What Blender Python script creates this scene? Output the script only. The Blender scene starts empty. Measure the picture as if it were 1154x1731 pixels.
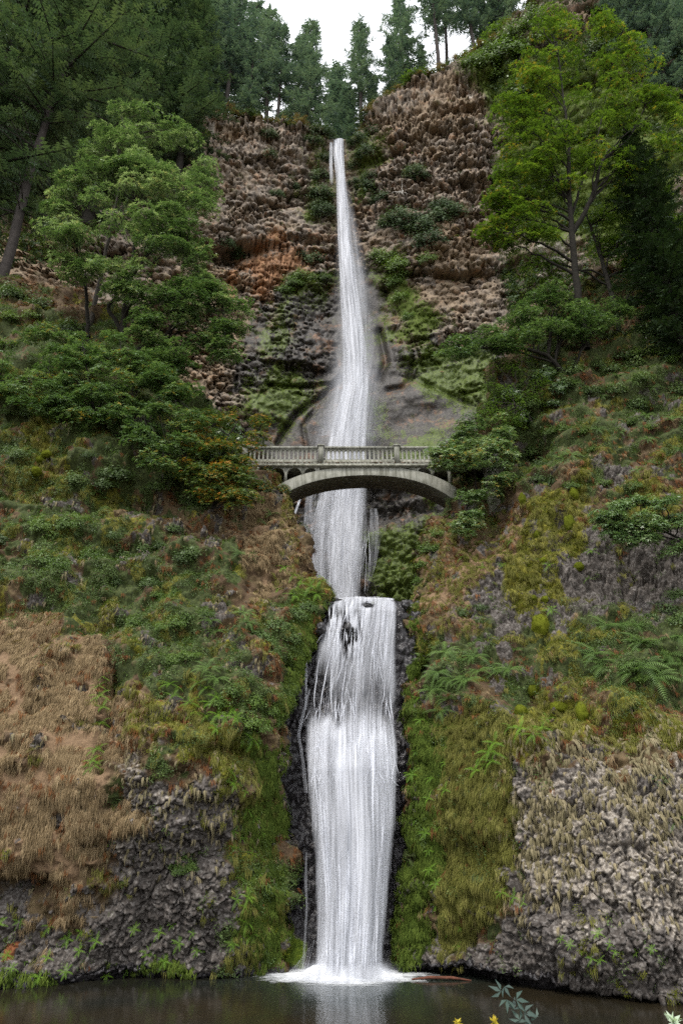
import bpy, math, random
import numpy as np
rad = math.radians
R = np.random.default_rng(7)
random.seed(7)
scene = bpy.context.scene
COL = scene.collection

# ------------------------------------------------------------------ camera, sky, sun, exposure
W, H, F = 1154.0, 1731.0, 1154.0
PITCH = rad(25.0)
CAMZ = 6.0
cam_d = bpy.data.cameras.new("camera")
cam = bpy.data.objects.new("camera", cam_d)
COL.objects.link(cam)
cam.location = (0, 0, CAMZ)
cam.rotation_euler = (rad(90) + PITCH, 0, 0)
cam_d.sensor_fit = 'VERTICAL'
cam_d.sensor_height = 36.0
cam_d.lens = 36.0 * F / H
cam_d.clip_start = 0.1
cam_d.clip_end = 6000
scene.camera = cam

SUN_EL, SUN_AZ = rad(58), rad(205)      # azimuth clockwise from +Y: behind the camera, a little left
CLOUD = 5.6      # radiance of the cloud veil before the background strength
world = bpy.data.worlds.new("World")
scene.world = world
world.use_nodes = True
nt = world.node_tree
nt.nodes.clear()
wo = nt.nodes.new('ShaderNodeOutputWorld')
bg = nt.nodes.new('ShaderNodeBackground')
sky = nt.nodes.new('ShaderNodeTexSky')
sky.sky_type = 'NISHITA'
sky.sun_disc = False
sky.sun_elevation = SUN_EL
sky.sun_rotation = SUN_AZ
sky.air_density = 1.0
sky.dust_density = 3.0
hs = nt.nodes.new('ShaderNodeHueSaturation')
hs.inputs['Saturation'].default_value = 0.30
nt.links.new(sky.outputs[0], hs.inputs['Color'])
tcw = nt.nodes.new('ShaderNodeTexCoord')
cn = nt.nodes.new('ShaderNodeTexNoise'); cn.inputs['Scale'].default_value = 2.2; cn.inputs['Detail'].default_value = 5
nt.links.new(tcw.outputs['Generated'], cn.inputs['Vector'])
cr = nt.nodes.new('ShaderNodeValToRGB')
cr.color_ramp.elements[0].position = .3; cr.color_ramp.elements[0].color = (CLOUD * .85, CLOUD * .88, CLOUD * .93, 1)
cr.color_ramp.elements[1].position = .7; cr.color_ramp.elements[1].color = (CLOUD * 1.08, CLOUD * 1.09, CLOUD * 1.12, 1)
nt.links.new(cn.outputs['Fac'], cr.inputs[0])
mx = nt.nodes.new('ShaderNodeMix'); mx.data_type = 'RGBA'; mx.inputs[0].default_value = .72
nt.links.new(hs.outputs[0], mx.inputs[6]); nt.links.new(cr.outputs[0], mx.inputs[7])
nt.links.new(mx.outputs[2], bg.inputs['Color'])
bg.inputs['Strength'].default_value = 0.15
nt.links.new(bg.outputs[0], wo.inputs['Surface'])

sun_d = bpy.data.lights.new("sun", 'SUN')
sun = bpy.data.objects.new("sun", sun_d)
COL.objects.link(sun)
sun_d.energy = 0.9
sun_d.angle = rad(14)
sun_d.color = (1.0, 0.95, 0.88)
from mathutils import Vector
sdir = Vector((math.sin(SUN_AZ) * math.cos(SUN_EL), math.cos(SUN_AZ) * math.cos(SUN_EL), math.sin(SUN_EL)))
sun.rotation_euler = sdir.to_track_quat('Z', 'Y').to_euler()
sun.location = (0, -40, 120)

scene.view_settings.view_transform = 'Standard'
scene.view_settings.look = 'None'
scene.view_settings.gamma = 1
scene.view_settings.exposure = 1.40
scene.view_settings.use_curve_mapping = False
scene.cycles.max_bounces = 7
scene.cycles.transparent_max_bounces = 24
scene.cycles.diffuse_bounces = 3
scene.cycles.glossy_bounces = 2
scene.cycles.transmission_bounces = 4
scene.cycles.use_denoising = False

# ------------------------------------------------------------------ geometry helpers
CT, ST = math.cos(PITCH), math.sin(PITCH)
def P(px, py, D):
    """world point at depth D (metres along +Y) seen in the direction of photo position px, py"""
    px = np.asarray(px, float); py = np.asarray(py, float); D = np.asarray(D, float)
    up = H / 2 - py
    dy = CT * F - ST * up
    dz = ST * F + CT * up
    return np.stack(np.broadcast_arrays((px - W / 2) / dy * D, D, CAMZ + dz / dy * D), -1)
def zpy(py, D):
    return float(P(0, py, D)[..., 2])

def _hash(ix, iy, iz, s):
    h = (ix * 374761393 + iy * 668265263 + iz * 2147483647 + s * 974634777) & 0xffffffff
    h = ((h ^ (h >> 13)) * 1274126177) & 0xffffffff
    h = ((h ^ (h >> 16)) * 2246822519) & 0xffffffff
    return (h ^ (h >> 15)) & 0xffffffff
def vnoise(p, s=0):
    p = np.asarray(p, float)
    i = np.floor(p).astype(np.int64)
    f = p - i
    u = f * f * f * (f * (f * 6 - 15) + 10)
    out = 0
    for a in (0, 1):
        wx = u[..., 0] if a else 1 - u[..., 0]
        for b in (0, 1):
            wy = u[..., 1] if b else 1 - u[..., 1]
            for c in (0, 1):
                wz = u[..., 2] if c else 1 - u[..., 2]
                h = _hash(i[..., 0] + a, i[..., 1] + b, i[..., 2] + c, s) / 4294967295.0
                out = out + wx * wy * wz * h
    return out * 2 - 1
def fbm(p, oct=4, s=0, gain=.5):
    p = np.asarray(p, float)
    out, a, t = 0, 1.0, 0
    for k in range(oct):
        out = out + a * vnoise(p * (2.03 ** k) + 17.3 * k, s + k)
        t += a
        a *= gain
    return out / t * 1.5
def worley(p, s=0):
    p = np.asarray(p, float)
    i = np.floor(p).astype(np.int64)
    f1 = np.full(p.shape[:-1], 9.0); f2 = f1.copy(); cid = np.zeros(p.shape[:-1])
    for a in (-1, 0, 1):
        for b in (-1, 0, 1):
            for c in (-1, 0, 1):
                h = _hash(i[..., 0] + a, i[..., 1] + b, i[..., 2] + c, s)
                jx = (h & 1023) / 1023.0; jy = ((h >> 10) & 1023) / 1023.0; jz = ((h >> 20) & 1023) / 1023.0
                d = np.sqrt((i[..., 0] + a + jx - p[..., 0]) ** 2 + (i[..., 1] + b + jy - p[..., 1]) ** 2 + (i[..., 2] + c + jz - p[..., 2]) ** 2)
                m = d < f1
                f2 = np.where(m, f1, np.minimum(f2, d))
                cid = np.where(m, ((h >> 5) & 4095) / 4095.0, cid)
                f1 = np.where(m, d, f1)
    return f1, f2, cid
def smooth(a, b, x):
    t = np.clip((x - a) / (b - a), 0, 1)
    return t * t * (3 - 2 * t)
class TPS:
    def __init__(s, pts):
        a = np.array(pts, float)
        s.c = a[:, :2] / 100.0
        n = len(a)
        d = np.linalg.norm(s.c[:, None] - s.c[None], axis=2)
        K = np.where(d > 0, d * d * np.log(d + 1e-9), 0) + np.eye(n) * 0.02
        Pm = np.hstack([np.ones((n, 1)), s.c])
        A = np.block([[K, Pm], [Pm.T, np.zeros((3, 3))]])
        s.w = np.linalg.solve(A, np.concatenate([a[:, 2], [0, 0, 0]]))
    def __call__(s, px, py):
        px = np.asarray(px, float) / 100.0; py = np.asarray(py, float) / 100.0
        px, py = np.broadcast_arrays(px, py)
        out = s.w[-3] + s.w[-2] * px + s.w[-1] * py
        for k, (x, y) in enumerate(s.c):
            r2 = (px - x) ** 2 + (py - y) ** 2
            out = out + s.w[k] * r2 * 0.5 * np.log(r2 + 1e-12)
        return out
def inpoly(px, py, poly):
    c = np.zeros(np.shape(px), bool)
    n = len(poly)
    for i in range(n):
        x1, y1 = poly[i]; x2, y2 = poly[(i + 1) % n]
        if y1 == y2: continue
        cond = (y1 > py) != (y2 > py)
        c ^= cond & (px < (x2 - x1) * (py - y1) / (y2 - y1) + x1)
    return c
def polydist(px, py, pl):
    d = np.full(np.shape(px), 1e9)
    for (x1, y1), (x2, y2) in zip(pl[:-1], pl[1:]):
        vx, vy = x2 - x1, y2 - y1
        t = np.clip(((px - x1) * vx + (py - y1) * vy) / (vx * vx + vy * vy), 0, 1)
        d = np.minimum(d, np.hypot(px - x1 - t * vx, py - y1 - t * vy))
    return d
def pmask(px, py, poly, feather=14, warp=14, s=0, wscale=35.):
    """soft mask of a polygon with a ragged border"""
    q = np.stack([px / wscale, py / wscale, np.zeros_like(px)], -1)
    qx = px + warp * fbm(q, 3, 50 + s); qy = py + warp * fbm(q + 9.1, 3, 60 + s)
    ins = inpoly(qx, qy, poly)
    d = polydist(qx, qy, list(poly) + [poly[0]])
    return np.clip(0.5 + np.where(ins, d, -d) / feather, 0, 1)

def mk_mesh(name, verts, faces, mat=None, attrs=None, smooth_sh=False, uv=None):
    """faces: list of int arrays (N,k)"""
    me = bpy.data.meshes.new(name)
    verts = np.asarray(verts, np.float32).reshape(-1, 3)
    if not isinstance(faces, (list, tuple)): faces = [faces]
    faces = [np.asarray(f, np.int32) for f in faces if len(f)]
    me.vertices.add(len(verts)); me.vertices.foreach_set('co', verts.ravel())
    nl = sum(f.size for f in faces); npoly = sum(len(f) for f in faces)
    me.loops.add(nl); me.polygons.add(npoly)
    me.loops.foreach_set('vertex_index', np.concatenate([f.ravel() for f in faces]))
    starts, off = [], 0
    for f in faces:
        starts.append(off + np.arange(len(f)) * f.shape[1]); off += f.size
    me.polygons.foreach_set('loop_start', np.concatenate(starts).astype(np.int32))
    if smooth_sh: me.polygons.foreach_set('use_smooth', np.ones(npoly, bool))
    me.update(calc_edges=True)
    for k, v in (attrs or {}).items():
        a = me.attributes.new(k, 'FLOAT', 'POINT'); a.data.foreach_set('value', np.asarray(v, np.float32).ravel())
    if uv is not None:
        l = me.uv_layers.new(name='UVMap')
        li = np.concatenate([f.ravel() for f in faces])
        l.data.foreach_set('uv', np.asarray(uv, np.float32).reshape(-1, 2)[li].ravel())
    if mat: me.materials.append(mat)
    return me
def obj(name, me, parent=None, loc=(0, 0, 0)):
    o = bpy.data.objects.new(name, me)
    COL.objects.link(o)
    o.location = tuple(float(c) for c in loc)
    if parent is not None: o.parent = parent
    return o
def tag(o, label=None, cat=None, group=None, kind=None):
    if label: o['label'] = label
    if cat: o['category'] = cat
    if group: o['group'] = group
    if kind: o['kind'] = kind
    return o
def gridfaces(nr, nc):
    i = np.arange(nr * nc).reshape(nr, nc)
    return np.stack([i[:-1, :-1], i[:-1, 1:], i[1:, 1:], i[1:, :-1]], -1).reshape(-1, 4)
def tube(pts, radii, n=7):
    pts = np.asarray(pts, float); radii = np.asarray(radii, float)
    t = np.gradient(pts, axis=0); t /= np.linalg.norm(t, axis=1, keepdims=True) + 1e-9
    ref = np.array([0.13, 0.97, 0.2]) if abs(t[0, 2]) > .7 else np.array([0.1, .2, 1.0])
    u = np.cross(t, ref); u /= np.linalg.norm(u, axis=1, keepdims=True) + 1e-9
    v = np.cross(t, u)
    a = np.arange(n) / n * 2 * np.pi
    vs = pts[:, None] + radii[:, None, None] * (np.cos(a)[None, :, None] * u[:, None] + np.sin(a)[None, :, None] * v[:, None])
    m = len(pts)
    i = np.arange(m * n).reshape(m, n)
    j = np.roll(i, -1, axis=1)
    f = np.stack([i[:-1], j[:-1], j[1:], i[1:]], -1).reshape(-1, 4)
    return vs.reshape(-1, 3), f
class Acc:
    def __init__(s): s.v = []; s.f = {}; s.n = 0; s.r = []
    def add(s, v, f, r=None):
        v = np.asarray(v, float).reshape(-1, 3); f = np.asarray(f)
        s.v.append(v); s.f.setdefault(f.shape[1], []).append(f + s.n); s.n += len(v)
        s.r.append(np.full(len(v), 0.5) if r is None else np.broadcast_to(np.asarray(r, float), (len(v),)))
    def box(s, x0, x1, y0, y1, z0, z1):
        v = [(x, y, z) for z in (z0, z1) for y in (y0, y1) for x in (x0, x1)]
        s.add(v, [(0, 2, 3, 1), (4, 5, 7, 6), (0, 1, 5, 4), (2, 6, 7, 3), (0, 4, 6, 2), (1, 3, 7, 5)])
    def mesh(s, name, mat, smooth_sh=False):
        return mk_mesh(name, np.concatenate(s.v), [np.concatenate(x) for x in s.f.values()], mat, {'rnd': np.concatenate(s.r)}, smooth_sh)
def frames(zax, spin=None, xhint=None):
    """(N,3,3) with columns x,y,z, z along zax"""
    z = zax / (np.linalg.norm(zax, axis=1, keepdims=True) + 1e-9)
    if xhint is None:
        xhint = np.where(np.abs(z[:, :1]) > .9, np.array([[0, 1., 0]]), np.array([[1., 0, 0]]))
    x = xhint - (xhint * z).sum(1, keepdims=True) * z
    x /= np.linalg.norm(x, axis=1, keepdims=True) + 1e-9
    y = np.cross(z, x)
    if spin is not None:
        c, s_ = np.cos(spin)[:, None], np.sin(spin)[:, None]
        x, y = c * x + s_ * y, -s_ * x + c * y
    return np.stack([x, y, z], -1)
def stamp(tv, tf, M, loc, scl, rnd=None):
    """many copies of one small template joined"""
    tv = np.asarray(tv, float)
    v = np.einsum('nij,kj->nki', M, tv) * np.reshape(scl, (-1, 1, 1)) + loc[:, None]
    k = len(tv); n = len(loc)
    f = (np.asarray(tf)[None] + (np.arange(n) * k)[:, None, None]).reshape(-1, np.asarray(tf).shape[1])
    r = np.repeat(R.random(n) if rnd is None else rnd, k)
    return v.reshape(-1, 3), f, r
def to_euler(M):
    sy = -M[:, 2, 0]
    y = np.arcsin(np.clip(sy, -1, 1))
    x = np.arctan2(M[:, 2, 1], M[:, 2, 2]); z = np.arctan2(M[:, 1, 0], M[:, 0, 0])
    return np.stack([x, y, z], -1)

# ------------------------------------------------------------------ material helpers
class NT:
    def __init__(s, name):
        s.m = bpy.data.materials.new(name); s.m.use_nodes = True
        s.t = s.m.node_tree; s.t.nodes.clear()
        s.out = s.t.nodes.new('ShaderNodeOutputMaterial')
    def n(s, t, **kw):
        x = s.t.nodes.new('ShaderNode' + t)
        for k, v in kw.items(): setattr(x, k, v)
        return x
    def l(s, a, b): s.t.links.new(a, b)
    def set(s, sock, v):
        if hasattr(v, 'is_output'): s.l(v, sock)
        elif isinstance(v, (tuple, list)) and len(v) == 3 and sock.type == 'RGBA': sock.default_value = (*v, 1)
        else: sock.default_value = v
    def attr(s, name): return s.n('Attribute', attribute_name=name).outputs['Fac']
    def pos(s): return s.n('NewGeometry').outputs['Position']
    def objc(s): return s.n('TexCoord').outputs['Object']
    def map(s, vec, scale):
        x = s.n('Mapping'); s.l(vec, x.inputs['Vector']); x.inputs['Scale'].default_value = scale; return x.outputs[0]
    def noise(s, vec, scale, detail=4, rough=.55, dist=0.):
        x = s.n('TexNoise'); s.l(vec, x.inputs['Vector']); x.inputs['Scale'].default_value = scale
        x.inputs['Detail'].default_value = detail; x.inputs['Roughness'].default_value = rough; x.inputs['Distortion'].default_value = dist
        return x.outputs['Fac']
    def voro(s, vec, scale, feat='F1', out='Distance', rnd=1.):
        x = s.n('TexVoronoi', feature=feat); s.l(vec, x.inputs['Vector']); x.inputs['Scale'].default_value = scale
        x.inputs['Randomness'].default_value = rnd
        return x.outputs[out]
    def ramp(s, fac, stops):
        x = s.n('ValToRGB'); s.l(fac, x.inputs[0]); e = x.color_ramp.elements
        while len(e) < len(stops): e.new(.5)
        for q, (p, c) in zip(e, stops):
            q.position = p; q.color = (*c, 1) if isinstance(c, (tuple, list)) else (c, c, c, 1)
        return x.outputs[0]
    def mr(s, v, a, b, c=0., d=1.):
        x = s.n('MapRange'); s.set(x.inputs[0], v); x.inputs[1].default_value = a; x.inputs[2].default_value = b
        x.inputs[3].default_value = c; x.inputs[4].default_value = d; return x.outputs[0]
    def math(s, op, a, b=0.):
        x = s.n('Math', operation=op); s.set(x.inputs[0], a); s.set(x.inputs[1], b); return x.outputs[0]
    def mix(s, fac, a, b, mode='MIX'):
        x = s.n('Mix', data_type='RGBA', blend_type=mode)
        s.set(x.inputs[0], fac); s.set(x.inputs[6], a); s.set(x.inputs[7], b); return x.outputs[2]
    def bsdf(s, color, rough=.9, bump=None, bstr=.4, bdist=.1, spec=.3, normal=None):
        b = s.n('BsdfPrincipled'); s.set(b.inputs['Base Color'], color); s.set(b.inputs['Roughness'], rough)
        s.set(b.inputs['Specular IOR Level'], spec)
        if bump is not None:
            x = s.n('Bump'); s.l(bump, x.inputs['Height']); x.inputs['Strength'].default_value = bstr; x.inputs['Distance'].default_value = bdist
            s.l(x.outputs[0], b.inputs['Normal'])
        return b.outputs[0]
    def done(s, sh): s.l(sh, s.out.inputs['Surface']); return s.m

def leaf_mat(name, stops, trans=.3, rough=.45, spec=.4, objvar=.35):
    k = NT(name)
    rnd = k.attr('rnd')
    orr = k.n('ObjectInfo').outputs['Random']
    f = k.math('ADD', k.math('MULTIPLY', rnd, 1 - objvar), k.math('MULTIPLY', orr, objvar))
    c = k.ramp(f, stops)
    p = k.bsdf(c, rough, spec=spec)
    t = k.n('BsdfTranslucent')
    c2 = k.mix(1.0, c, (1.15, 1.25, .6), 'MULTIPLY')
    k.l(c2, t.inputs[0])
    m = k.n('MixShader'); m.inputs[0].default_value = trans
    k.l(p, m.inputs[1]); k.l(t.outputs[0], m.inputs[2])
    return k.done(m.outputs[0])
def plain(name, color, rough=.9, spec=.2, nscale=6., var=.35):
    k = NT(name)
    n = k.noise(k.objc(), nscale, 5)
    c = k.mix(k.mr(n, .3, .7), tuple(x * (1 - var) for x in color), tuple(min(1, x * (1 + var)) for x in color))
    return k.done(k.bsdf(c, rough, n, .5, .05, spec))

M = {}
M['maple'] = leaf_mat('maple_leaf', [(0, (.035, .066, .024)), (.35, (.075, .135, .045)), (.7, (.14, .215, .085)), (.93, (.25, .33, .16)), (.965, (.26, .25, .06)), (1, (.34, .18, .03))], .32, .36, .6, .12)
M['maple_pale'] = leaf_mat('pale_maple_leaf', [(0, (.045, .085, .030)), (.4, (.10, .17, .060)), (.7, (.19, .27, .12)), (.96, (.42, .50, .32)), (1, (.40, .26, .06))], .30, .30, .9, .15)  # palest stops are highlights on the leaves put into their colour
M['maple_sun'] = leaf_mat('bright_maple_leaf', [(0, (.024, .048, .009)), (.4, (.062, .112, .016)), (.8, (.13, .20, .028)), (.95, (.22, .29, .045)), (1, (.30, .17, .03))], .45, .42, .4, .15)
M['autumn'] = leaf_mat('turning_leaf', [(0, (.05, .09, .025)), (.45, (.09, .14, .04)), (.65, (.14, .19, .05)), (.78, (.34, .22, .03)), (1, (.42, .14, .02))], .3, .45, .4, .1)
M['shrub'] = leaf_mat('shrub_leaf', [(0, (.035, .062, .018)), (.4, (.068, .115, .028)), (.8, (.11, .17, .045)), (1, (.16, .22, .065))], .28, .45, .4, .5)
M['shrub_light'] = leaf_mat('light_shrub_leaf', [(0, (.06, .105, .02)), (.5, (.10, .17, .03)), (1, (.17, .25, .05))], .35, .45, .4, .5)
M['cliff_bush'] = leaf_mat('cliff_bush_leaf', [(0, (.030, .050, .022)), (.5, (.055, .090, .035)), (.9, (.085, .125, .05)), (1, (.16, .15, .05))], .22, .6, .2, .5)
M['cliff_moss_leaf'] = leaf_mat('cliff_moss_leaf', [(0, (.035, .055, .010)), (.5, (.07, .105, .016)), (1, (.13, .17, .03))], .2, .8, .1, .6)
M['cover'] = leaf_mat('ground_cover_leaf', [(0, (.040, .070, .018)), (.4, (.080, .130, .032)), (.75, (.125, .185, .050)), (.95, (.18, .24, .075)), (1, (.28, .12, .04))], .28, .5, .35, .45)
M['fern'] = leaf_mat('fern_leaf', [(0, (.045, .090, .018)), (.5, (.095, .17, .034)), (1, (.16, .25, .06))], .3, .5, .35, .5)
M['fern_bright'] = leaf_mat('bright_fern_leaf', [(0, (.09, .18, .015)), (.6, (.14, .27, .02)), (1, (.20, .33, .03))], .35, .5, .3, .5)
M['needle'] = leaf_mat('fir_needles', [(0, (.050, .085, .055)), (.5, (.09, .14, .085)), (1, (.14, .19, .10))], .2, .7, .2, .3)
M['needle_far'] = leaf_mat('hazed_fir_needles', [(0, (.08, .13, .125)), (.5, (.135, .195, .175)), (1, (.20, .265, .22))], .25, .7, .2, .3)  # paler and bluer than the near needles: distance haze put into the colour
M['cedar'] = leaf_mat('cedar_sprays', [(0, (.016, .032, .014)), (.5, (.028, .052, .022)), (1, (.05, .08, .03))], .12, .7, .2, .3)
M['dry'] = leaf_mat('dry_grass', [(0, (.095, .066, .034)), (.5, (.25, .18, .098)), (1, (.46, .35, .21))], .25, .8, .1, .45)
M['drip'] = leaf_mat('grey_grass', [(0, (.13, .11, .055)), (.5, (.22, .19, .11)), (1, (.33, .27, .17))], .2, .8, .1, .5)
M['olivegrass'] = leaf_mat('olive_grass', [(0, (.085, .085, .018)), (.5, (.15, .15, .035)), (1, (.24, .22, .07))], .25, .8, .1, .5)
M['rust'] = leaf_mat('dead_fronds', [(0, (.09, .035, .014)), (.5, (.16, .065, .025)), (1, (.24, .12, .05))], .2, .8, .1, .5)
M['mossblade'] = leaf_mat('moss_tips', [(0, (.06, .075, .008)), (.5, (.125, .145, .014)), (1, (.21, .215, .028))], .2, .9, .05, .3)
M['bark'] = plain('bark', (.055, .048, .040), nscale=3.)
M['bark_dark'] = plain('dark_mossy_bark', (.018, .016, .012), nscale=4.)
M['bark_fir'] = plain('fir_bark', (.040, .034, .030), nscale=2.)
M['deadwood'] = plain('bleached_wood', (.42, .40, .36), nscale=4., var=.2)

# ------------------------------------------------------------------ terrain materials
def near_material():
    k = NT('bluff_surface')
    p = k.pos()
    n1 = k.noise(p, 1.3, 6, .62); n2 = k.noise(p, 6., 5, .6); n3 = k.noise(p, 20., 4, .6)
    v = k.voro(p, 7.); vc = k.voro(p, 7., out='Color')
    rockc = k.ramp(n2, [(.25, (.028, .023, .020)), (.5, (.062, .052, .044)), (.62, (.10, .088, .078)), (.75, (.20, .185, .17))])
    rockc = k.mix(k.mr(k.voro(p, 9., out='Color'), .6, .95, 0, .6), rockc, (.24, .22, .20))
    soil = k.ramp(n1, [(.25, (.026, .016, .009)), (.45, (.060, .036, .017)), (.6, (.075, .055, .022)), (.8, (.12, .08, .04))])
    soil = k.mix(k.mr(n3, .4, .75, 0, .5), soil, (.17, .11, .06))
    vegb = k.ramp(n2, [(.3, (.022, .028, .008)), (.55, (.045, .06, .014)), (.75, (.075, .085, .02))])
    mossc = k.ramp(n2, [(.25, (.035, .060, .004)), (.5, (.075, .115, .006)), (.7, (.12, .155, .010)), (.85, (.17, .15, .012))])
    ym = k.ramp(n2, [(.25, (.07, .060, .008)), (.5, (.14, .13, .014)), (.75, (.22, .20, .02))])
    wet = k.ramp(n3, [(.3, (.012, .011, .012)), (.6, (.030, .027, .028)), (.8, (.06, .055, .055))])
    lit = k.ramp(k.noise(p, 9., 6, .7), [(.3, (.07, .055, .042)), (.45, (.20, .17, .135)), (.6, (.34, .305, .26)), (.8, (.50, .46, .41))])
    dryc = k.ramp(n3, [(.3, (.085, .052, .028)), (.7, (.24, .155, .085))])
    org = (.17, .055, .015)
    def edge(a, lo=.35, hi=.65, amp=.5):
        # break each cover's border up with noise
        return k.mr(k.math('ADD', k.attr(a), k.math('MULTIPLY', k.math('SUBTRACT', n2, .5), amp)), lo, hi)
    c = k.mix(edge('rock'), soil, rockc)
    c = k.mix(edge('green'), c, vegb)
    c = k.mix(edge('dry'), c, dryc)
    c = k.mix(edge('ymoss', amp=1.2), c, ym)
    crest = k.mr(k.attr('crest'), .18, .66)  # pale lichen kept to the knobs, so colour adds shade in the gaps
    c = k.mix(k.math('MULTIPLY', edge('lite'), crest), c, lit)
    c = k.mix(edge('moss', amp=.9), c, mossc)
    c = k.mix(k.math('MULTIPLY', edge('rust', amp=1.), .9), c, org)
    c = k.mix(edge('wet'), c, wet)
    rough = k.mr(k.attr('wet'), .3, .8, .88, .22)
    hgt = k.math('ADD', k.math('MULTIPLY', n2, .8), k.math('MULTIPLY', n3, .4))
    return k.done(k.bsdf(c, rough, hgt, .7, .07, .35))
def back_material():
    k = NT('amphitheatre_rock')
    p = k.pos()
    n1 = k.noise(p, .16, 6, .6); n2 = k.noise(p, .8, 6, .65); n3 = k.noise(p, 3.2, 5, .65)
    stone = k.attr('stone')
    rockc = k.ramp(n2, [(.25, (.050, .044, .038)), (.42, (.11, .093, .076)), (.55, (.165, .140, .114)), (.68, (.24, .215, .185)), (.85, (.36, .34, .31))])
    rockc = k.mix(k.mr(k.voro(p, .9, out='Color'), .2, .9, 0, .5), rockc, (.30, .25, .20))
    rockc = k.mix(k.mr(stone, 0, 1, .0, .75), rockc, k.mix(k.mr(n2, .40, .60), (.095, .082, .074), (.30, .235, .17)))
    tan = k.ramp(n3, [(.3, (.12, .080, .048)), (.55, (.23, .165, .100)), (.75, (.36, .28, .18))])
    org = k.ramp(n3, [(.3, (.15, .075, .035)), (.6, (.33, .155, .065)), (.8, (.40, .26, .14))])
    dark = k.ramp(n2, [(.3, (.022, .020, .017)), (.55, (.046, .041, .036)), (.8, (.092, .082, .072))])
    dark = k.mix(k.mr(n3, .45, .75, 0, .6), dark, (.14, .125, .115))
    moss = k.ramp(n3, [(.3, (.035, .055, .010)), (.55, (.075, .105, .015)), (.8, (.13, .16, .03))])
    nm = k.math('ADD', k.math('MULTIPLY', n3, .55), k.math('MULTIPLY', n2, .45))
    def edge(a, lo=.38, hi=.62, amp=.6):
        return k.mr(k.math('ADD', k.attr(a), k.math('MULTIPLY', k.math('SUBTRACT', nm, .5), amp * 1.6)), lo, hi)
    c = k.mix(k.mr(n1, .5, .66, 0, .55), rockc, tan)
    c = k.mix(k.math('MULTIPLY', edge('tan', amp=1.4), .6), c, tan)
    c = k.mix(k.math('MULTIPLY', edge('orange', amp=1.6), .75), c, org)
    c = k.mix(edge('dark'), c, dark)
    c = k.mix(k.math('MULTIPLY', edge('pale', amp=1.), .6), c, (.42, .39, .34))
    c = k.mix(k.mr(k.noise(p, .35, 6, .7), .54, .70, 0, .6), c, org)
    c = k.mix(k.mr(k.noise(p, .5, 6, .7, .5), .58, .70, 0, .6), c, k.mix(.5, moss, (.11, .10, .04)))
    c = k.mix(edge('moss', .45, .75, amp=2.0), c, moss)
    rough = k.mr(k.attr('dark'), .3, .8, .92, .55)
    hgt = k.math('ADD', k.math('MULTIPLY', n2, .7), k.math('MULTIPLY', n3, .6))
    return k.done(k.bsdf(c, rough, hgt, .6, .18, .3))
M['near'] = near_material()
M['back'] = back_material()

# ------------------------------------------------------------------ terrain
def dirdisp(Wd):
    du = np.gradient(Wd, axis=1); dv = np.gradient(Wd, axis=0)
    n = np.cross(du, dv)
    return n / (np.linalg.norm(n, axis=2, keepdims=True) + 1e-9)
SHEETS = {}

LEFT_EDGE = [(1740, 478), (1500, 478), (1300, 490), (1180, 500), (1090, 530), (1040, 550), (1020, 552), (980, 540), (900, 508), (850, 492), (815, 474), (760, 430), (700, 385), (620, 300), (560, 250), (500, 150), (480, 60), (440, -60)]
RIGHT_EDGE = [(1740, 664), (1500, 666), (1300, 686), (1180, 690), (1100, 688), (1030, 685), (1000, 694), (960, 705), (900, 728), (860, 742), (835, 756), (800, 775), (760, 795), (700, 815), (650, 840), (600, 862), (560, 885), (520, 925), (480, 985), (440, 1060), (400, 1130), (350, 1230)]
DL = TPS([(-400, 1700, 33), (0, 1670, 34.5), (240, 1655, 36), (480, 1640, 38), (-400, 1400, 33.5), (0, 1560, 35.2), (0, 1400, 34), (100, 1400, 34), (300, 1400, 34.6), (400, 1560, 36.6), (480, 1400, 38.5),
    (-400, 1100, 36), (0, 1100, 36.5), (150, 1150, 36), (330, 1180, 34.6), (420, 1240, 34.8), (450, 1180, 36.5), (500, 1180, 38.5), (0, 1000, 38.5), (300, 1000, 39), (450, 1000, 40), (545, 1000, 41.5),
    (0, 870, 40.5), (250, 870, 41), (420, 870, 42.5), (500, 870, 44.5), (0, 750, 43), (250, 750, 43), (420, 780, 45), (470, 810, 46.4), (0, 600, 47.5), (250, 600, 48), (330, 640, 49.5), (0, 480, 53.5), (150, 500, 53), (-400, 800, 42), (-400, 500, 49), (-100, 440, 56)])
DR = TPS([(680, 1640, 38), (760, 1640, 36.6), (830, 1650, 35), (1000, 1690, 32.4), (1154, 1705, 31.3), (1550, 1720, 30), (680, 1400, 38.5), (750, 1400, 37.4), (860, 1400, 34.3), (1000, 1450, 32.3), (1154, 1450, 31.3), (1550, 1450, 30),
    (690, 1180, 39.5), (760, 1180, 38.5), (860, 1220, 35), (1000, 1200, 34.5), (1154, 1200, 34), (1550, 1200, 33), (690, 1030, 41.5), (860, 1020, 40), (1000, 1000, 38.5), (1154, 1000, 37), (1550, 1000, 36),
    (730, 900, 44.5), (860, 850, 43), (1000, 850, 42), (1154, 850, 40), (1550, 850, 38.5), (790, 770, 47), (900, 700, 45), (1154, 700, 43.5), (1550, 700, 42), (880, 560, 49), (1000, 550, 47.8), (1154, 550, 46.5), (1550, 500, 46), (1154, 420, 50), (1060, 460, 50.5), (1350, 350, 54)])
def ecurve(tab, py):
    t = sorted(tab); return np.interp(py, [a for a, b in t], [b for a, b in t])

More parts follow.
